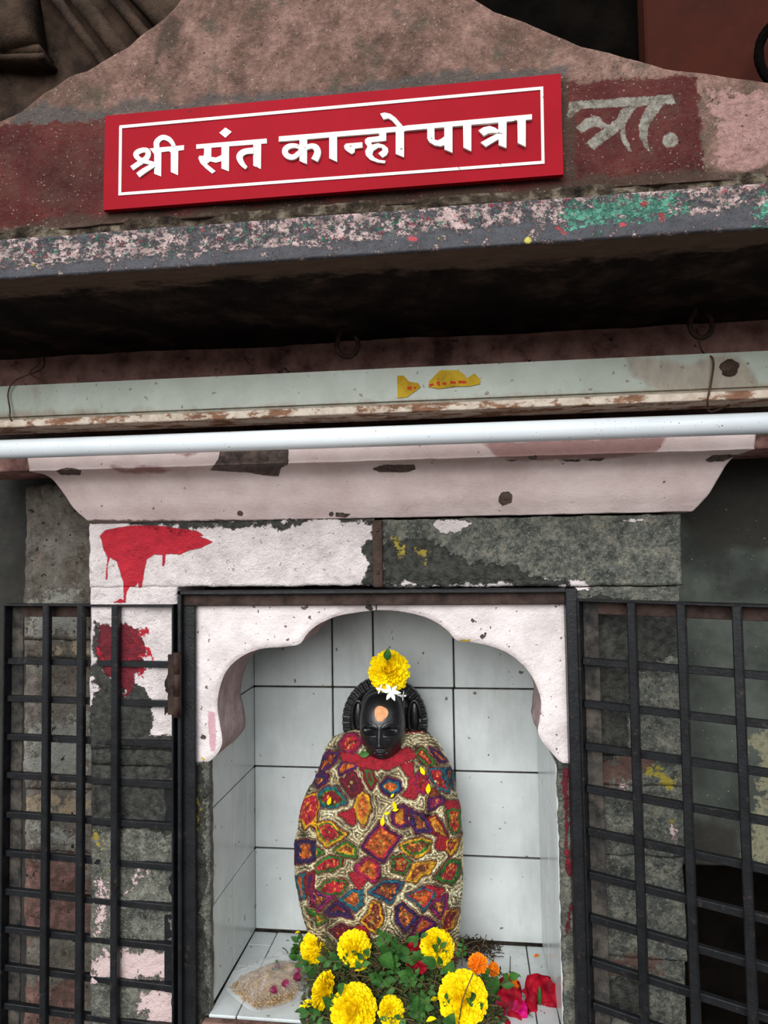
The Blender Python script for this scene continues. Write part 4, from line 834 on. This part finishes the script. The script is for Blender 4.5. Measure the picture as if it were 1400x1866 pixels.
edge_y = [1331, 1336, 1345, 1360, 1385, 1405, 1440, 1480, 1530, 1580, 1640, 1690, 1725, 1765]
edge_l = [652, 630, 606, 597, 589, 581, 564, 551, 543, 543, 552, 566, 574, 580]
edge_r = [768, 780, 794, 806, 818, 826, 833, 838, 843, 844, 838, 835, 832, 828]
def dep(py): return np.interp(py, [1331, 1340, 1360, 1400, 1480, 1600, 1700, 1765], [.012, .028, .046, .066, .084, .084, .070, .064])
YC = .158
def cloth():
    nu, nv = 520, 460
    def fn(u, v):
        py = 1331+(1765-1331)*v; a0 = np.interp(py, edge_y, edge_l); a1 = np.interp(py, edge_y, edge_r)
        D = W[None]+R_[None]*((a0-700)/F)[:, None]-U_[None]*((py-933)/F)[:, None]; PL = CAM+D*((YC+1)/D[:, 1])[:, None]
        D = W[None]+R_[None]*((a1-700)/F)[:, None]-U_[None]*((py-933)/F)[:, None]; PR = CAM+D*((YC+1)/D[:, 1])[:, None]
        fr = u <= .86
        th = np.where(fr, np.pi*u/.86, np.pi+np.pi*(u-.86)/.14)
        cx = -np.cos(th); sn = np.sin(th)
        xm_ = (PL[:, 0]+PR[:, 0])/2; hw = (PR[:, 0]-PL[:, 0])/2; zz = np.maximum((PL[:, 2]+PR[:, 2])/2, zf+.001)
        zz = zz-(PL[:, 2]-PL[:, 2])
        yy = np.where(fr, YC-dep(py)*np.abs(sn)**.75, YC+.045*np.abs(sn)**.8*np.clip(dep(py)/.06, 0, 1))
        # neckline dips in front
        return np.stack([xm_+hw*cx, yy, zz], 1)
    V, Fc = grid(nu, nv, fn)
    Q = project(V); n = len(Q)
    Qn = Q+np.stack([fbm(V, 110, 3), fbm(V+7, 110, 3)], 1)*5
    best = np.full(n, -1e9); idx = np.zeros(n, int)
    for i, p in enumerate(patches):
        d = sdf(Qn, p[0]); k = d > best; best[k] = d[k]; idx[k] = i
    best += 2.3
    cc = np.array([[lin(p[1]), lin(p[2] or p[1]), lin(p[3] or p[2] or p[1])] for p in patches])
    core, r1, r2 = cc[idx, 0], cc[idx, 1], cc[idx, 2]
    hasr = np.array([p[2] is not None for p in patches])[idx]; has2 = np.array([p[3] is not None for p in patches])[idx]
    col = np.where((best < 4.2)[:, None], r1, np.where(((best < 7.6) & has2)[:, None], r2, core))
    nz = fbm(V, 300, 2)
    col = col*.82; gold = np.array(lin((222, 130, 44))); spk = (nz > .24) & (best > 6) & hasr; col[spk] = gold
    col = col*(.78+np.where(hasr, 1.2, .4)*fbm(V, 200, 3))[:, None]
    out = best < 0
    st = .5+.5*np.cos(2*np.pi*best/5.6+1.0*fbm(V, 50, 2)); sil = np.array(lin((244, 222, 176)))[None]*(.08+1.05*st**.9)[:, None]
    grn = fbm(V, 55, 2); sil = sil*(1+1.5*grn)[:, None]; bl = (np.abs(fbm(V+11, 330, 1)) < .05); sil[bl] *= .45; rim_ = best > -1.5; sil[rim_] = np.array(lin((120, 24, 34)))
    col[out] = sil[out]
    flat = (best < -26); redb = np.array(lin((150, 30, 40))); col[flat & (nz > -.1)] = redb
    met = (out & ~flat).astype(float)*(.45+.55*st)
    h = np.where(out, .0016*st, np.where(best < 6.6, .0012, .0006)+.0006*nz)
    wr_ = .0065*fbm(V*np.array([1, 1, .45]), 22, 3)+.0022*fbm(V, 50, 3)
    fold = -.004*np.exp(-((Q[:, 0]-571+.08*(Q[:, 1]-1560)*0)/4)**2)*((Q[:, 1] > 1400) & (Q[:, 1] < 1700))
    dvec = V-np.array([tx, YC+.02, 0]); dvec[:, 2] = 0; dvec /= np.linalg.norm(dvec, axis=1)[:, None]+1e-9
    amt = (h+wr_+fold)*(V[:, 2] > zf+.004)
    front = (V[:, 1] < YC)
    V = V+dvec*np.where(front, amt, .3*amt)[:, None]
    # gather the collar below the chin
    V[:, 1] += .014*np.exp(-((Q[:, 0]-697)/50)**2-((Q[:, 1]-1345)/22)**2)
    ct = root('cloth_wrap', (tx, YC, zf), 'multicolour embroidered cloth with silver ribbon and appliqué patches wrapped round the black idol', 'cloth')
    ob = mk('embroidered_wrap', V, Fc, M['cloth'], ct, smooth=True); attrc(ob, 'col', np.clip(col, 0, 1)); attr(ob, 'met', met)
    Q2 = project(V); keep = V[:, 1] < YC-.004
    return ct, V[keep], Q2[keep]
ct, CV, CQ = cloth()
def on_cloth(x, y):
    i = np.argmin((CQ[:, 0]-x)**2+(CQ[:, 1]-y)**2); return CV[i]
seq = CR([(455, 160), (487, 145), (447, 182), (470, 447), (452, 478), (355, 447), (310, 605), (340, 600), (550, 625), (555, 645), (1120, 440), (1140, 450), (1015, 235), (700, 897), (690, 930), (715, 935), (1003, 928), (990, 915), (832, 1065), (880, 1060), (850, 1075), (1130, 812), (1238, 1110), (1240, 700), (600, 1130), (583, 1152), (612, 1160), (965, 1310), (1015, 1310), (1005, 1375), (888, 1463), (1140, 1398), (640, 1450), (675, 1485), (630, 1525), (645, 1535), (990, 1560), (1020, 1540), (820, 690), (1250, 750), (1225, 930), (345, 985), (250, 800), (300, 830)])
parts_ = []
for k, (x, y) in enumerate(seq):
    c = on_cloth(x, y); r_ = px(3.4 if k in (3, 5, 13, 19, 21, 29, 30, 34) else 2.3, .08); a = np.array([0, -1, .15*random.uniform(-1, 1)]); a /= np.linalg.norm(a)
    parts_.append(tube([c+a*.0006, c+a*.0016], [r_, r_*.9], 10))
mk('sequins', *sub(*parts_), M['gold'], ct)['kind'] = 'stuff'

# ------------------------------------------------------------------ flowers, leaves
def frame(nrm):
    nrm = np.array(nrm, float); nrm /= np.linalg.norm(nrm); a = np.cross(nrm, [.1, .2, 1]); a /= np.linalg.norm(a); return a, np.cross(nrm, a), nrm
def petal(c, d, up, ln, wd, curl=.2, cup=.2, n=4, notch=False):
    """petal strip: c base, d direction, up normal"""
    s = np.cross(d, up); V = []; prof = [.35, .8, 1, .95, .55][:n+1] if n == 4 else [.3, 1, .9, .4]
    for i, w_ in enumerate(prof):
        t_ = i/(len(prof)-1); m_ = c+d*ln*t_+up*ln*curl*t_*t_
        V += [tuple(m_-s*wd*w_/2+up*wd*cup*w_), tuple(m_-up*0), tuple(m_+s*wd*w_/2+up*wd*cup*w_)]
    Fc = []
    for i in range(len(prof)-1):
        for j in range(2): Fc.append((3*i+j, 3*i+j+1, 3*i+j+4, 3*i+j+3))
    return V, Fc
def bloom(c, R0, nrm, npet=170, flat=.55, squash=(1, 1), seed=0):
    rnd = random.Random(seed); a, b_, n_ = frame(nrm); L = []
    for i in range(npet):
        f = (i+.5)/npet; el = math.acos(1-f*1.02) if f < .98 else 1.55; az = i*2.39996+rnd.uniform(-.15, .15)
        ce, se = math.cos(el), math.sin(el)
        d = (a*math.cos(az)*squash[0]+b_*math.sin(az)*squash[1])*se+n_*ce*flat
        dn = d/np.linalg.norm(d); ln = R0*(.42+.1*rnd.random()); rad = R0*(.62+.05*rnd.random())
        base = c+d*rad*.95; upv = n_-dn*(n_@dn); q = np.linalg.norm(upv); upv = upv/q if q > .05 else a
        tw = rnd.uniform(-.5, .5); s = np.cross(dn, upv); upv = upv*math.cos(tw)+s*math.sin(tw)
        L.append(petal(base, dn, upv, ln, R0*.26*rnd.uniform(.8, 1.2), rnd.uniform(-.1, .25), .25))
    V, Fc = ell(c, 1, 1, 1, 14); Vn = (np.array(V)-c); Vn = Vn[:, :1]*a*R0*.72*squash[0]+Vn[:, 1:2]*b_*R0*.72*squash[1]+Vn[:, 2:3]*n_*R0*.6*flat+c
    L.append((Vn, Fc)); return sub(*L)
def PH(x, y, dh=0.0):
    t_ = min(1, max(0, min((x-540)/70, (935-x)/60))); t_ = t_*t_*(3-2*t_)
    S_ = P(x, y, float(np.interp(y, [1690, 1720, 1760, 1810, 1866], [.082, .070, .050, .026, -.004]))); G_ = PZ(x, y, zf+.004)
    p_ = S_*t_+G_*(1-t_); p_[2] = max(p_[2], zf+.002); return p_+np.array([0, -.4, .9])*dh
def marigold(pxy, rpx, nrm, h, label, mat='yellow', Y=None, flat=.55, npet=190, squash=(1, 1), seed=1):
    c = P(*pxy, Y) if Y is not None else PH(*pxy, 0.0)-W*(.018 if rpx >= 40 else .006); R0 = rpx/F*camz(c)
    a, b_, n_ = frame(nrm)
    rt_ = root('marigold', c-n_*R0*.4, label, 'flower')
    mk('petals', *bloom(c, R0*.88, nrm, npet, flat, squash, seed), M[mat], rt_, smooth=True)
    mk('calyx', *tube([c-n_*R0*.5, c-n_*R0*.15], [R0*.12, R0*.35], 10), M['leaf'], rt_, smooth=True)
    return rt_, c, R0
marigold((709, 1224), 40, (0, -.95, .25), 0, 'fluffy yellow marigold set on top of the idol head', Y=.115, npet=240, seed=3)
marigold((578, 1722), 31, (-.2, -.6, .7), .03, 'yellow marigold at the left foot of the embroidered cloth', seed=4)
marigold((646, 1724), 33, (.1, -.6, .8), .036, 'yellow marigold leaning on the lower centre-left hem of the cloth', seed=5)
marigold((796, 1722), 33, (.25, -.7, .5), .036, 'frilly yellow marigold tucked at the right foot of the cloth behind leaves', seed=6)
marigold((646, 1824), 44, (0, -.75, .7), .035, 'large round yellow marigold at the front left of the heap', npet=300, flat=.45, seed=7)
marigold((841, 1803), 47, (.05, -.8, .6), .035, 'largest flat yellow marigold at the front right crossed by a thin stem', npet=340, flat=.35, seed=8)
marigold((594, 1802), 34, (-.7, -.35, .5), .026, 'yellow marigold lying on its side beside the plastic pouch', squash=(1, 1), flat=.5, seed=9)
marigold((712, 1838), 27, (.4, -.6, .5), .014, 'small partly hidden yellow marigold between the two large front marigolds', seed=10)
marigold((870, 1752), 20, (-.1, -.6, .8), .03, 'orange marigold half hidden behind the largest flat marigold', 'orange', seed=11, npet=80)
marigold((897, 1762), 14, (.4, -.6, .6), .028, 'small broken orange marigold beside the large green leaf at right', 'orange', seed=12, npet=50)
# leaf on the head flower, jasmine
def leafmesh(base, d, up, ln, wd, curl=.1, cup=.18):
    d = np.array(d, float); d /= np.linalg.norm(d); up = np.array(up, float); up -= d*(up@d); up /= np.linalg.norm(up); s = np.cross(d, up); V = []
    prof = [.04, .55, .92, 1, .82, .48, .04]
    for i, w_ in enumerate(prof):
        t_ = i/6; m_ = base+d*ln*t_+up*ln*curl*math.sin(t_*3)*1; V += [tuple(m_-s*wd*w_/2+up*wd*cup*w_), tuple(m_), tuple(m_+s*wd*w_/2+up*wd*cup*w_)]
    return V, [(3*i+j, 3*i+j+1, 3*i+j+4, 3*i+j+3) for i in range(6) for j in range(2)]
b0 = P(706, 1204, .09); lf = root('leaf', b0, 'small green leaf sticking out of the top of the head marigold', 'leaf'); mk('blade', *leafmesh(b0, (.1, -.1, 1), (0, -1, .1), px(24, .09), px(15, .09)), M['leaf'], lf, smooth=True); mk('stalk', *tube([b0-[0, 0, .006], b0+[0, 0, .002]], .0008, 6), M['stem'], lf)
b0 = on_cloth(664, 1374)+[0, -.003, 0]; tag(mk('leaf', *leafmesh(b0-[.008, 0, 0], (1, -.1, .1), (0, -1, .2), px(22, .08), px(12, .08)), M['leaf'], base=b0, smooth=True), 'single green leaf tucked under the idol chin on the left', 'leaf')
def jasmine(pxy, Y, rpx, nrm, label, n=6, seed=0):
    c = P(*pxy, Y); a, b_, n_ = frame(nrm); R0 = px(rpx, Y); rt_ = root('jasmine', c, label, 'flower', 'white jasmine flowers on the idol head')
    rnd = random.Random(seed)
    for k in range(n):
        q = 2*math.pi*k/n+rnd.uniform(-.15, .15); d = a*math.cos(q)+b_*math.sin(q)
        mk('petal', *leafmesh(c+d*R0*.05, d+n_*.15, n_, R0*rnd.uniform(.85, 1.1), R0*.42, .02, .12), M['jas'], rt_, smooth=True)
    mk('flower_tube', *tube([c-n_*.01, c], [.0012, .0018], 8), M['jas'], rt_)
jasmine((713, 1261), .078, 17, (.05, -1, .1), 'white star-shaped jasmine flower at the hairline below the yellow marigold', seed=1)
jasmine((734, 1268), .088, 10, (.9, -.5, .0), 'small folded jasmine flower to the right of the star-shaped one', 4, seed=2)
jasmine((693, 1256), .088, 9, (-.4, -.8, .5), 'small jasmine flower half hidden to the left of the star-shaped one', 4, seed=3)
# loose yellow petals on the cloth
for x, y, dx, dy, ln, lb in ((598, 1466, .35, .9, 17, 'loose yellow petal on the cloth left of the chest'), (722, 1474, -.2, .9, 17, 'broad loose yellow petal on the cloth at mid chest'), (716, 1476, .8, .2, 12, 'short loose yellow petal beside the broad petal at mid chest'), (700, 1482, 1, .3, 12, 'loose yellow petal lying across the cloth above the central diamond patch'),
        (697, 1504, .15, .95, 18, 'long loose yellow petal just above the central diamond patch'), (780, 1446, .1, .95, 20, 'narrow loose yellow petal on the right chest'), (774, 1412, -.4, .9, 18, 'thin loose yellow petal below the right shoulder'), (712, 1452, .6, .7, 10, 'tiny loose yellow petal below the round teal patch')):
    b0 = on_cloth(x, y)+[0, -.0025, 0]; d = np.array([dx, -.1, dy]); w_ = .45
    tag(mk('petal', *leafmesh(b0, d, (0, -1, .1), px(ln, .07), px(ln*w_, .07), .03), M['yellow'], base=b0, smooth=True), lb, 'petal')
# sprigs
def sprig(x, y, h, ang, ln, nl, lw, label, group, seed, rise=.35, leafpx=18):
    rnd = random.Random(seed); b0 = PH(x, y)-W*.003; d = np.array([math.cos(ang), -.25+.5*math.sin(ang)*0, math.sin(ang)*.8+rise]); d /= np.linalg.norm(d); L_ = px(ln, .05)
    rt_ = root('leafy_sprig', b0, label, 'sprig', group)
    pts = crv([b0-d*L_*.3, b0+d*L_*.3, b0+d*L_+np.array([0, 0, -.004])], 5); mk('stem', *tube(pts, .0008, 5), M['stem'], rt_)
    for k in range(nl):
        t_ = .15+.85*k/max(nl-1, 1); p_ = b0+d*L_*(t_*1.0); s_ = -1 if k % 2 else 1
        q = ang+s_*rnd.uniform(.5, 1.2) if k < nl-1 else ang; dd = np.array([math.cos(q), rnd.uniform(-.5, 0), math.sin(q)*.8+rnd.uniform(0, .3)])
        l_ = px(leafpx*rnd.uniform(.75, 1.25), .05)
        mk('leaf', *leafmesh(p_, dd, (rnd.uniform(-.4, .4), -.8, .6), l_, l_*lw, rnd.uniform(-.1, .15)), M['leaf'], rt_, smooth=True)
LM = [('the left-foot marigold', 578, 1722), ('the centre-left hem marigold', 646, 1724), ('the frilly marigold', 796, 1722), ('the round front marigold', 646, 1824), ('the largest flat marigold', 841, 1803), ('the side-lying marigold', 594, 1802), ('the small hidden marigold', 712, 1838), ('the orange marigold', 872, 1754), ('the crimson rose', 760, 1738), ('the plastic pouch', 500, 1790), ('the middle of the cloth hem', 705, 1712)]
used = set()
def sprig_label(x, y, nl):
    o_ = sorted(LM, key=lambda l: math.hypot(l[1]-x, l[2]-y)); a, b2 = o_[0], o_[1]
    dx, dy = x-a[1], y-a[2]; w_ = ('right of' if dx > 0 else 'left of') if abs(dx) > abs(dy) else ('below' if dy > 0 else 'above')
    for c_ in (f'leafy green sprig {w_} {a[0]}', f'leafy green sprig {w_} {a[0]}, towards {b2[0]}', f'{nl}-leaved green sprig {w_} {a[0]}, facing {o_[3][0]}', f'green sprig between {a[0]} and {b2[0]}', f'smaller green sprig {w_} {a[0]}, towards {o_[2][0]}', f'green sprig with a bare stem tip {w_} {a[0]}', f'flat green sprig of {nl} leaves touching {a[0]}', f'crossing green sprig over its neighbour {w_} {a[0]}', f'green sprig {w_} {a[0]}, lowest there'):
        if c_ not in used: used.add(c_); return c_
    return c_
rnd = random.Random(21); gi = 0
for x, y, h in [(560, 1750, .02), (575, 1762, .024), (600, 1748, .03), (620, 1765, .03), (672, 1752, .04), (690, 1735, .045), (705, 1722, .045), (722, 1740, .045), (738, 1716, .04), (700, 1762, .04), (720, 1775, .035), (742, 1782, .035), (765, 1765, .04), (785, 1748, .045), (806, 1745, .04), (815, 1762, .04), (748, 1802, .03), (760, 1822, .025), (775, 1795, .03), (740, 1835, .02), (780, 1840, .015),
                (670, 1785, .035), (690, 1800, .03), (700, 1745, .045), (606, 1835, .015), (596, 1852, .01), (745, 1855, .008), (815, 1850, .01), (870, 1848, .01), (842, 1748, .035), (890, 1785, .03), (655, 1768, .035), (630, 1750, .035), (900, 1800, .02), (545, 1740, .012), (725, 1800, .03), (765, 1855, .008)]:
    nl_ = rnd.choice((4, 5, 6)); sprig(x, y, h, rnd.uniform(-.3, 3.4), rnd.uniform(22, 38), nl_, .55, sprig_label(x, y, nl_), 'green sprigs heaped before the cloth', 100+gi, leafpx=rnd.choice((14, 18, 22))); gi += 1
for x, y, h, dx, dz, ln, wd, lb in ((700, 1752, .055, .35, .9, 40, 30, 'broad green leaf at the centre of the heap left of the crimson rose'), (560, 1762, .03, .9, .35, 44, 26, 'dark broad green leaf behind the plastic pouch'), (905, 1800, .03, -.55, .85, 46, 26, 'large green leaf leaning against the right side of the largest marigold'), (812, 1860, .035, .4, .9, 36, 22, 'green leaf overlapping the lower left rim of the largest marigold'),
        (812, 1768, .05, .3, .8, 40, 22, 'green leaf standing between the frilly marigold and the largest marigold'), (795, 1750, .055, -.7, .6, 34, 18, 'green leaf lying over the frilly marigold'), (750, 1770, .05, -.8, .4, 30, 18, 'green leaf just below the crimson rose'), (752, 1835, .03, .15, .95, 36, 14, 'narrow upright green leaf right of the small hidden marigold'), (605, 1830, .03, -.1, .9, 28, 16, 'green leaf between the side-lying marigold and the round front one'),
        (745, 1712, .055, .6, .7, 30, 20, 'pale green leaf touching the hem of the cloth')):
    b0 = PH(x, y)-W*.014; rt_ = root('leaf', b0, lb, 'leaf'); l_ = px(ln, .03); d = np.array([dx, -.25, dz]); mk('blade', *leafmesh(b0, d, (.1, -.85, .5), l_, l_*wd/ln, .08, .1), M['leaf'], rt_, smooth=True)
    mk('stalk', *tube([b0-d/np.linalg.norm(d)*.006, b0+d*.002], .0009, 6), M['stem'], rt_)
# flower stem lying across the big marigold
pts = [PZ(833, 1866, zf+.045), P(848, 1810, .0), P(862, 1775, .02), P(868, 1755, .03)]
def twig(pts, r, label, grp, mat='stem', name='twig'): return tag(mk(name, *tube(crv(pts, 6), r, 6), M[mat], base=np.array(pts[0], float), smooth=True), label, 'twig', grp)
c8 = PH(841, 1803)-W*.018; off = np.array([0, -.75, .5])*.024
twig([c8+off+np.array([-.008, -.01, -.045]), c8+off*1.15+np.array([.0, 0, -.004]), c8+off+np.array([.016, .008, .03])], .0009, 'long thin stem crossing the largest flat marigold', None)
rnd = random.Random(5); L = []
for k in range(260):
    x = rnd.uniform(555, 905); y = rnd.uniform(1712, 1862); b0 = PH(x, y)-W*rnd.uniform(-.004, .006)
    q = rnd.uniform(0, math.pi); d = np.array([math.cos(q), rnd.uniform(-.3, .3), math.sin(q)*.7])*rnd.uniform(.006, .02)
    L.append(tube(crv([b0-d, b0+np.array([0, 0, .004*rnd.random()]), b0+d], 4), rnd.uniform(.0003, .0007), 5))
tag(mk('dry_twigs', *sub(*L), M['stem'], base=PZ(725, 1800, zf)), 'thin dry twigs tangled through the leaves and marigolds of the heap', 'twigs', kind='stuff')
for x, y, q, ln in ((868, 1708, .3, 28), (905, 1738, 0, 30), (930, 1758, 1.5, 44), (938, 1775, -.7, 26), (520, 1732, 2.4, 20)):
    b0 = PZ(x, y, zf+.002); d = np.array([math.cos(q), math.sin(q), .1])*px(ln, .1)/2; twig([b0-d, b0+[0, 0, .002], b0+d], .0006, {868: 'dark forked twig standing up from the withered clump', 905: 'thin level twig right of the withered clump', 930: 'fine upright twig on the floor tile right of the heap', 938: 'fine slanting twig on the floor tile above the small red flower', 520: 'small dark twig above the plastic pouch'}[x], None, 'debris')
# base mass of the heap and the withered clump: tangled bits nobody could count
L = []
for k in range(9000):
    x = rnd.uniform(545, 925); y = rnd.uniform(1706, 1866)
    xr_ = 832 if y < 1768 else 925
    if x > xr_ or rnd.random() > min(1, min(x-545, xr_-x)/35+.1): continue
    S_ = PH(x, y); b0 = S_.copy(); b0[2] = max(zf+.001, S_[2]-rnd.random()**1.5*(S_[2]-zf)*.8-.001)
    q = rnd.uniform(0, 6.28); d = np.array([math.cos(q), -.2+.5*rnd.random(), math.sin(q)]); l_ = rnd.uniform(.004, .011)
    d /= np.linalg.norm(d); s = np.cross(d, [rnd.uniform(-.5, .5), -1, rnd.uniform(.2, 1)]); s /= np.linalg.norm(s)+1e-9
    e_ = b0+d*l_
    if e_[2] < zf+.001: e_[2] = zf+.001
    L.append(([tuple(b0), tuple((b0+e_)/2-s*l_*.2), tuple(e_), tuple((b0+e_)/2+s*l_*.2)], [(0, 1, 2, 3)]))
gh = layered('mixed_green_debris', [(.3, (38, 28, 20)), (.44, (66, 54, 36)), (.5, (38, 56, 26)), (.6, (58, 84, 40)), (.66, (96, 82, 52)), (.74, (150, 130, 50))], 140, rough=.7, bump=())
tag(mk('leaf_litter', *sub(*L), gh, base=(P(725, 1800, .05)[0], .05, zf)), 'tangle of crushed small leaves and petal bits under the marigolds', 'leaves', kind='stuff')
L = []
for k in range(700):
    x = rnd.gauss(862, 26); y = rnd.gauss(1728, 11)
    if x > 915 or y > 1752 or y < 1704: continue
    b0 = PZ(x, y, zf+.018*rnd.random()*math.exp(-((x-855)/30)**2)+.001); q = rnd.uniform(0, 6.28); d = np.array([math.cos(q), math.sin(q), rnd.uniform(-.4, .8)]); l_ = rnd.uniform(.003, .01)
    L.append(tube([b0, b0+d*l_*.6+[0, 0, .001], b0+d*l_], .0006, 4))
tag(mk('withered_clump', *sub(*L), M['debris'], base=PZ(862, 1728, zf)), 'dark withered flower clump at the back right of the heap', 'debris', kind='stuff')
# crimson rose, red and magenta flowers on the right
def floppy(x, y, h, R_px, nrm, mats, n, label, name, seed, bud=False):
    c = PH(x, y)-W*.008; a, b_, n_ = frame(nrm); rr = px(R_px, .03); rnd_ = random.Random(seed); rt_ = root(name, c-n_*.004, label, 'flower')
    for k in range(n):
        q = 2*math.pi*k/n+rnd_.uniform(-.3, .3); d = a*math.cos(q)+b_*math.sin(q)+n_*rnd_.uniform(.0, .5); d /= np.linalg.norm(d); upv = n_-d*(n_@d); upv /= np.linalg.norm(upv); s = np.cross(d, upv)
        ln = rr*rnd_.uniform(.8, 1.15); wd = rr*rnd_.uniform(.9, 1.2); ph0 = rnd_.uniform(0, 6)
        def fn(u, v):
            w_ = (.25+.9*np.sin(np.clip(v*.62+.12, 0, 1)*np.pi)**.8)*wd/2; tt = (u-.5)*2
            wav = .13*rr*np.sin(tt*6+ph0)*v+.09*rr*np.sin(v*9+ph0+tt*2)
            return c[None]+d[None]*(ln*v*(1-.12*np.abs(tt)**2))[:, None]+s[None]*(w_*tt)[:, None]+upv[None]*(wav+.25*rr*v*v*(1 if k % 2 else .3))[:, None]
        mk('petal', *grid(10, 10, fn), M[mats[k % len(mats)]], rt_, smooth=True)
    if bud:
        p0 = c+n_*.004+np.array([0, 0, -.006]); mk('green_bud', *tube([p0, p0+[0, 0, .006], p0+[0, 0, .014], p0+[0, 0, .021], p0+[0, 0, .028]], [.001, .0032, .0036, .0022, .0006], 10), M['leaf'], rt_, smooth=True)
    return rt_
floppy(760, 1738, .055, 26, (0, -.7, .7), ['crimson'], 8, 'crumpled crimson rose behind the leaves at the centre of the heap', 'rose', 1)
floppy(981, 1818, .012, 44, (.1, -.7, .6), ['crimson'], 5, 'wilted red hibiscus with green calyx at the right side wall', 'hibiscus', 2, True)
floppy(930, 1834, .012, 34, (-.1, -.7, .6), ['magenta', 'crimson'], 4, 'bright magenta flower in front of the wilted red hibiscus', 'rose', 4)
floppy(924, 1802, .014, 26, (0, -.5, .8), ['crimson', 'orange', 'crimson'], 6, 'small red flower with yellow centre between largest marigold and hibiscus', 'rose', 6)
# loose petals on tiles
for x, y, m_, r_, lb in ((977, 1744, 'orange', 9, 'single orange petal on the floor tile at the back right'), (998, 1784, 'yellow', 5, 'tiny yellow petal beside the right niche wall'), (541, 1701, 'yellow', 8, 'yellow petal against the back wall left of the cloth'), (556, 1838, 'yellow', 22, 'long yellow petal strip at the front left of the heap'), (572, 1848, 'yellow', 12, 'curled yellow petal lying beyond the long strip at front left'), (784, 1862, 'yellow', 12, 'yellow petal at the front edge below the heap'), (655, 1770, 'yellow', 16, 'pale yellow petal pair on the leaves above the round front marigold'), (790, 1825, 'yellow', 12, 'thin pale yellow petal left of the largest flat marigold')):
    h = .002 if x not in (655, 790, 784) else .05 if x == 655 else .03
    b0 = PZ(x, y, zf+h); q = rnd.uniform(-.5, .5); tag(mk('petal', *leafmesh(b0-[px(r_, .1)/2, 0, 0], (math.cos(q), .3, .1), (0, -.3, 1), px(r_, .1)*1.4, px(r_, .1)*.7, .1), M[m_], base=b0, smooth=True), lb, 'petal')
# plastic pouch with grain
pc = PZ(492, 1792, zf)
pch = root('plastic_pouch', pc, 'crumpled clear plastic pouch of brown grains and dried rose petals', 'pouch')
def pouch(sc, hz, lift=0, amp=.004, mat='film', nm='film', par=None):
    ol = [(410, 1800), (428, 1778), (455, 1768), (480, 1755), (520, 1742), (560, 1750), (572, 1775), (560, 1810), (530, 1832), (480, 1846), (455, 1842), (430, 1822)]
    A = [PZ(x, y, zf) for x, y in ol]; cc_ = sum(A)/len(A); A = crv(A, 5, True); m_ = len(A); V = []; Fc = []; K = 12
    for side_ in (1, 0):
        for j in range(K+1):
            s = 1-j/K
            for a in A:
                p_ = cc_+(a-cc_)*s*sc; V.append((p_[0], p_[1], zf+.0015+lift+(hz*(1-s**2.4)**.6 if side_ else 0)))
    V = np.array(V); n_ = len(V)//2; V[:n_, 2] += amp*fbm(V[:n_], 70, 3)*(V[:n_, 2] > zf+.003+lift); V[:n_, 2] = np.maximum(V[:n_, 2], zf+.001)
    for b1 in (0, n_):
        for j in range(K):
            for i in range(m_):
                q = [b1+j*m_+i, b1+j*m_+(i+1) % m_, b1+(j+1)*m_+(i+1) % m_, b1+(j+1)*m_+i]; Fc.append(q if b1 == 0 else q[::-1])
    return mk(nm, V, Fc, M[mat], par or pch, smooth=True), cc_, A
pouch(1.0, .020, amp=.012)
MGR = pouch(.78, .009, amp=.006, mat='grain', nm='grain_mass')
L = []
rnd = random.Random(9)
for k in range(2200):
    x = rnd.gauss(478, 34); y = rnd.gauss(1802, 19)
    if not (sdf(np.array([[x, y]]), [(418, 1800), (440, 1778), (490, 1768), (540, 1790), (548, 1812), (520, 1830), (470, 1840), (438, 1820)])[0] > 0): continue
    b0 = PZ(x, y, zf+.003+.010*rnd.random()); q = rnd.uniform(0, 6.28); d = np.array([math.cos(q), math.sin(q), rnd.uniform(-.4, .4)])*rnd.uniform(.001, .0022); L.append(tube([b0-d, b0, b0+d], [.0004, .0011, .0004], 5))
mk('grain', *sub(*L), M['grain'], pch)['kind'] = 'stuff'
for x, y in ((506, 1808), (545, 1778), (540, 1790), (512, 1764), (525, 1800), (548, 1785)):
    b0 = PZ(x, y, zf+.014); mk('dried_petal', *leafmesh(b0, (rnd.uniform(-1, 1), rnd.uniform(-.5, .5), .2), (0, -.5, 1), .014, .012, .2), M['dried'], pch, smooth=True)
for x, y, q, lb in ((530, 1746, .8, 'small green sprig behind the top edge of the plastic pouch'), (545, 1752, 2., 'small green sprig between the plastic pouch and the left-foot marigold'), (500, 1770, 1.2, 'small green sprig lying on the plastic pouch')):
    sprig(x, y, .006, q, 22, 4, .5, lb, 'sprigs at the plastic pouch', int(x), leafpx=11)
for ob in list(bpy.data.objects):
    if '_base' in ob: del ob['_base']
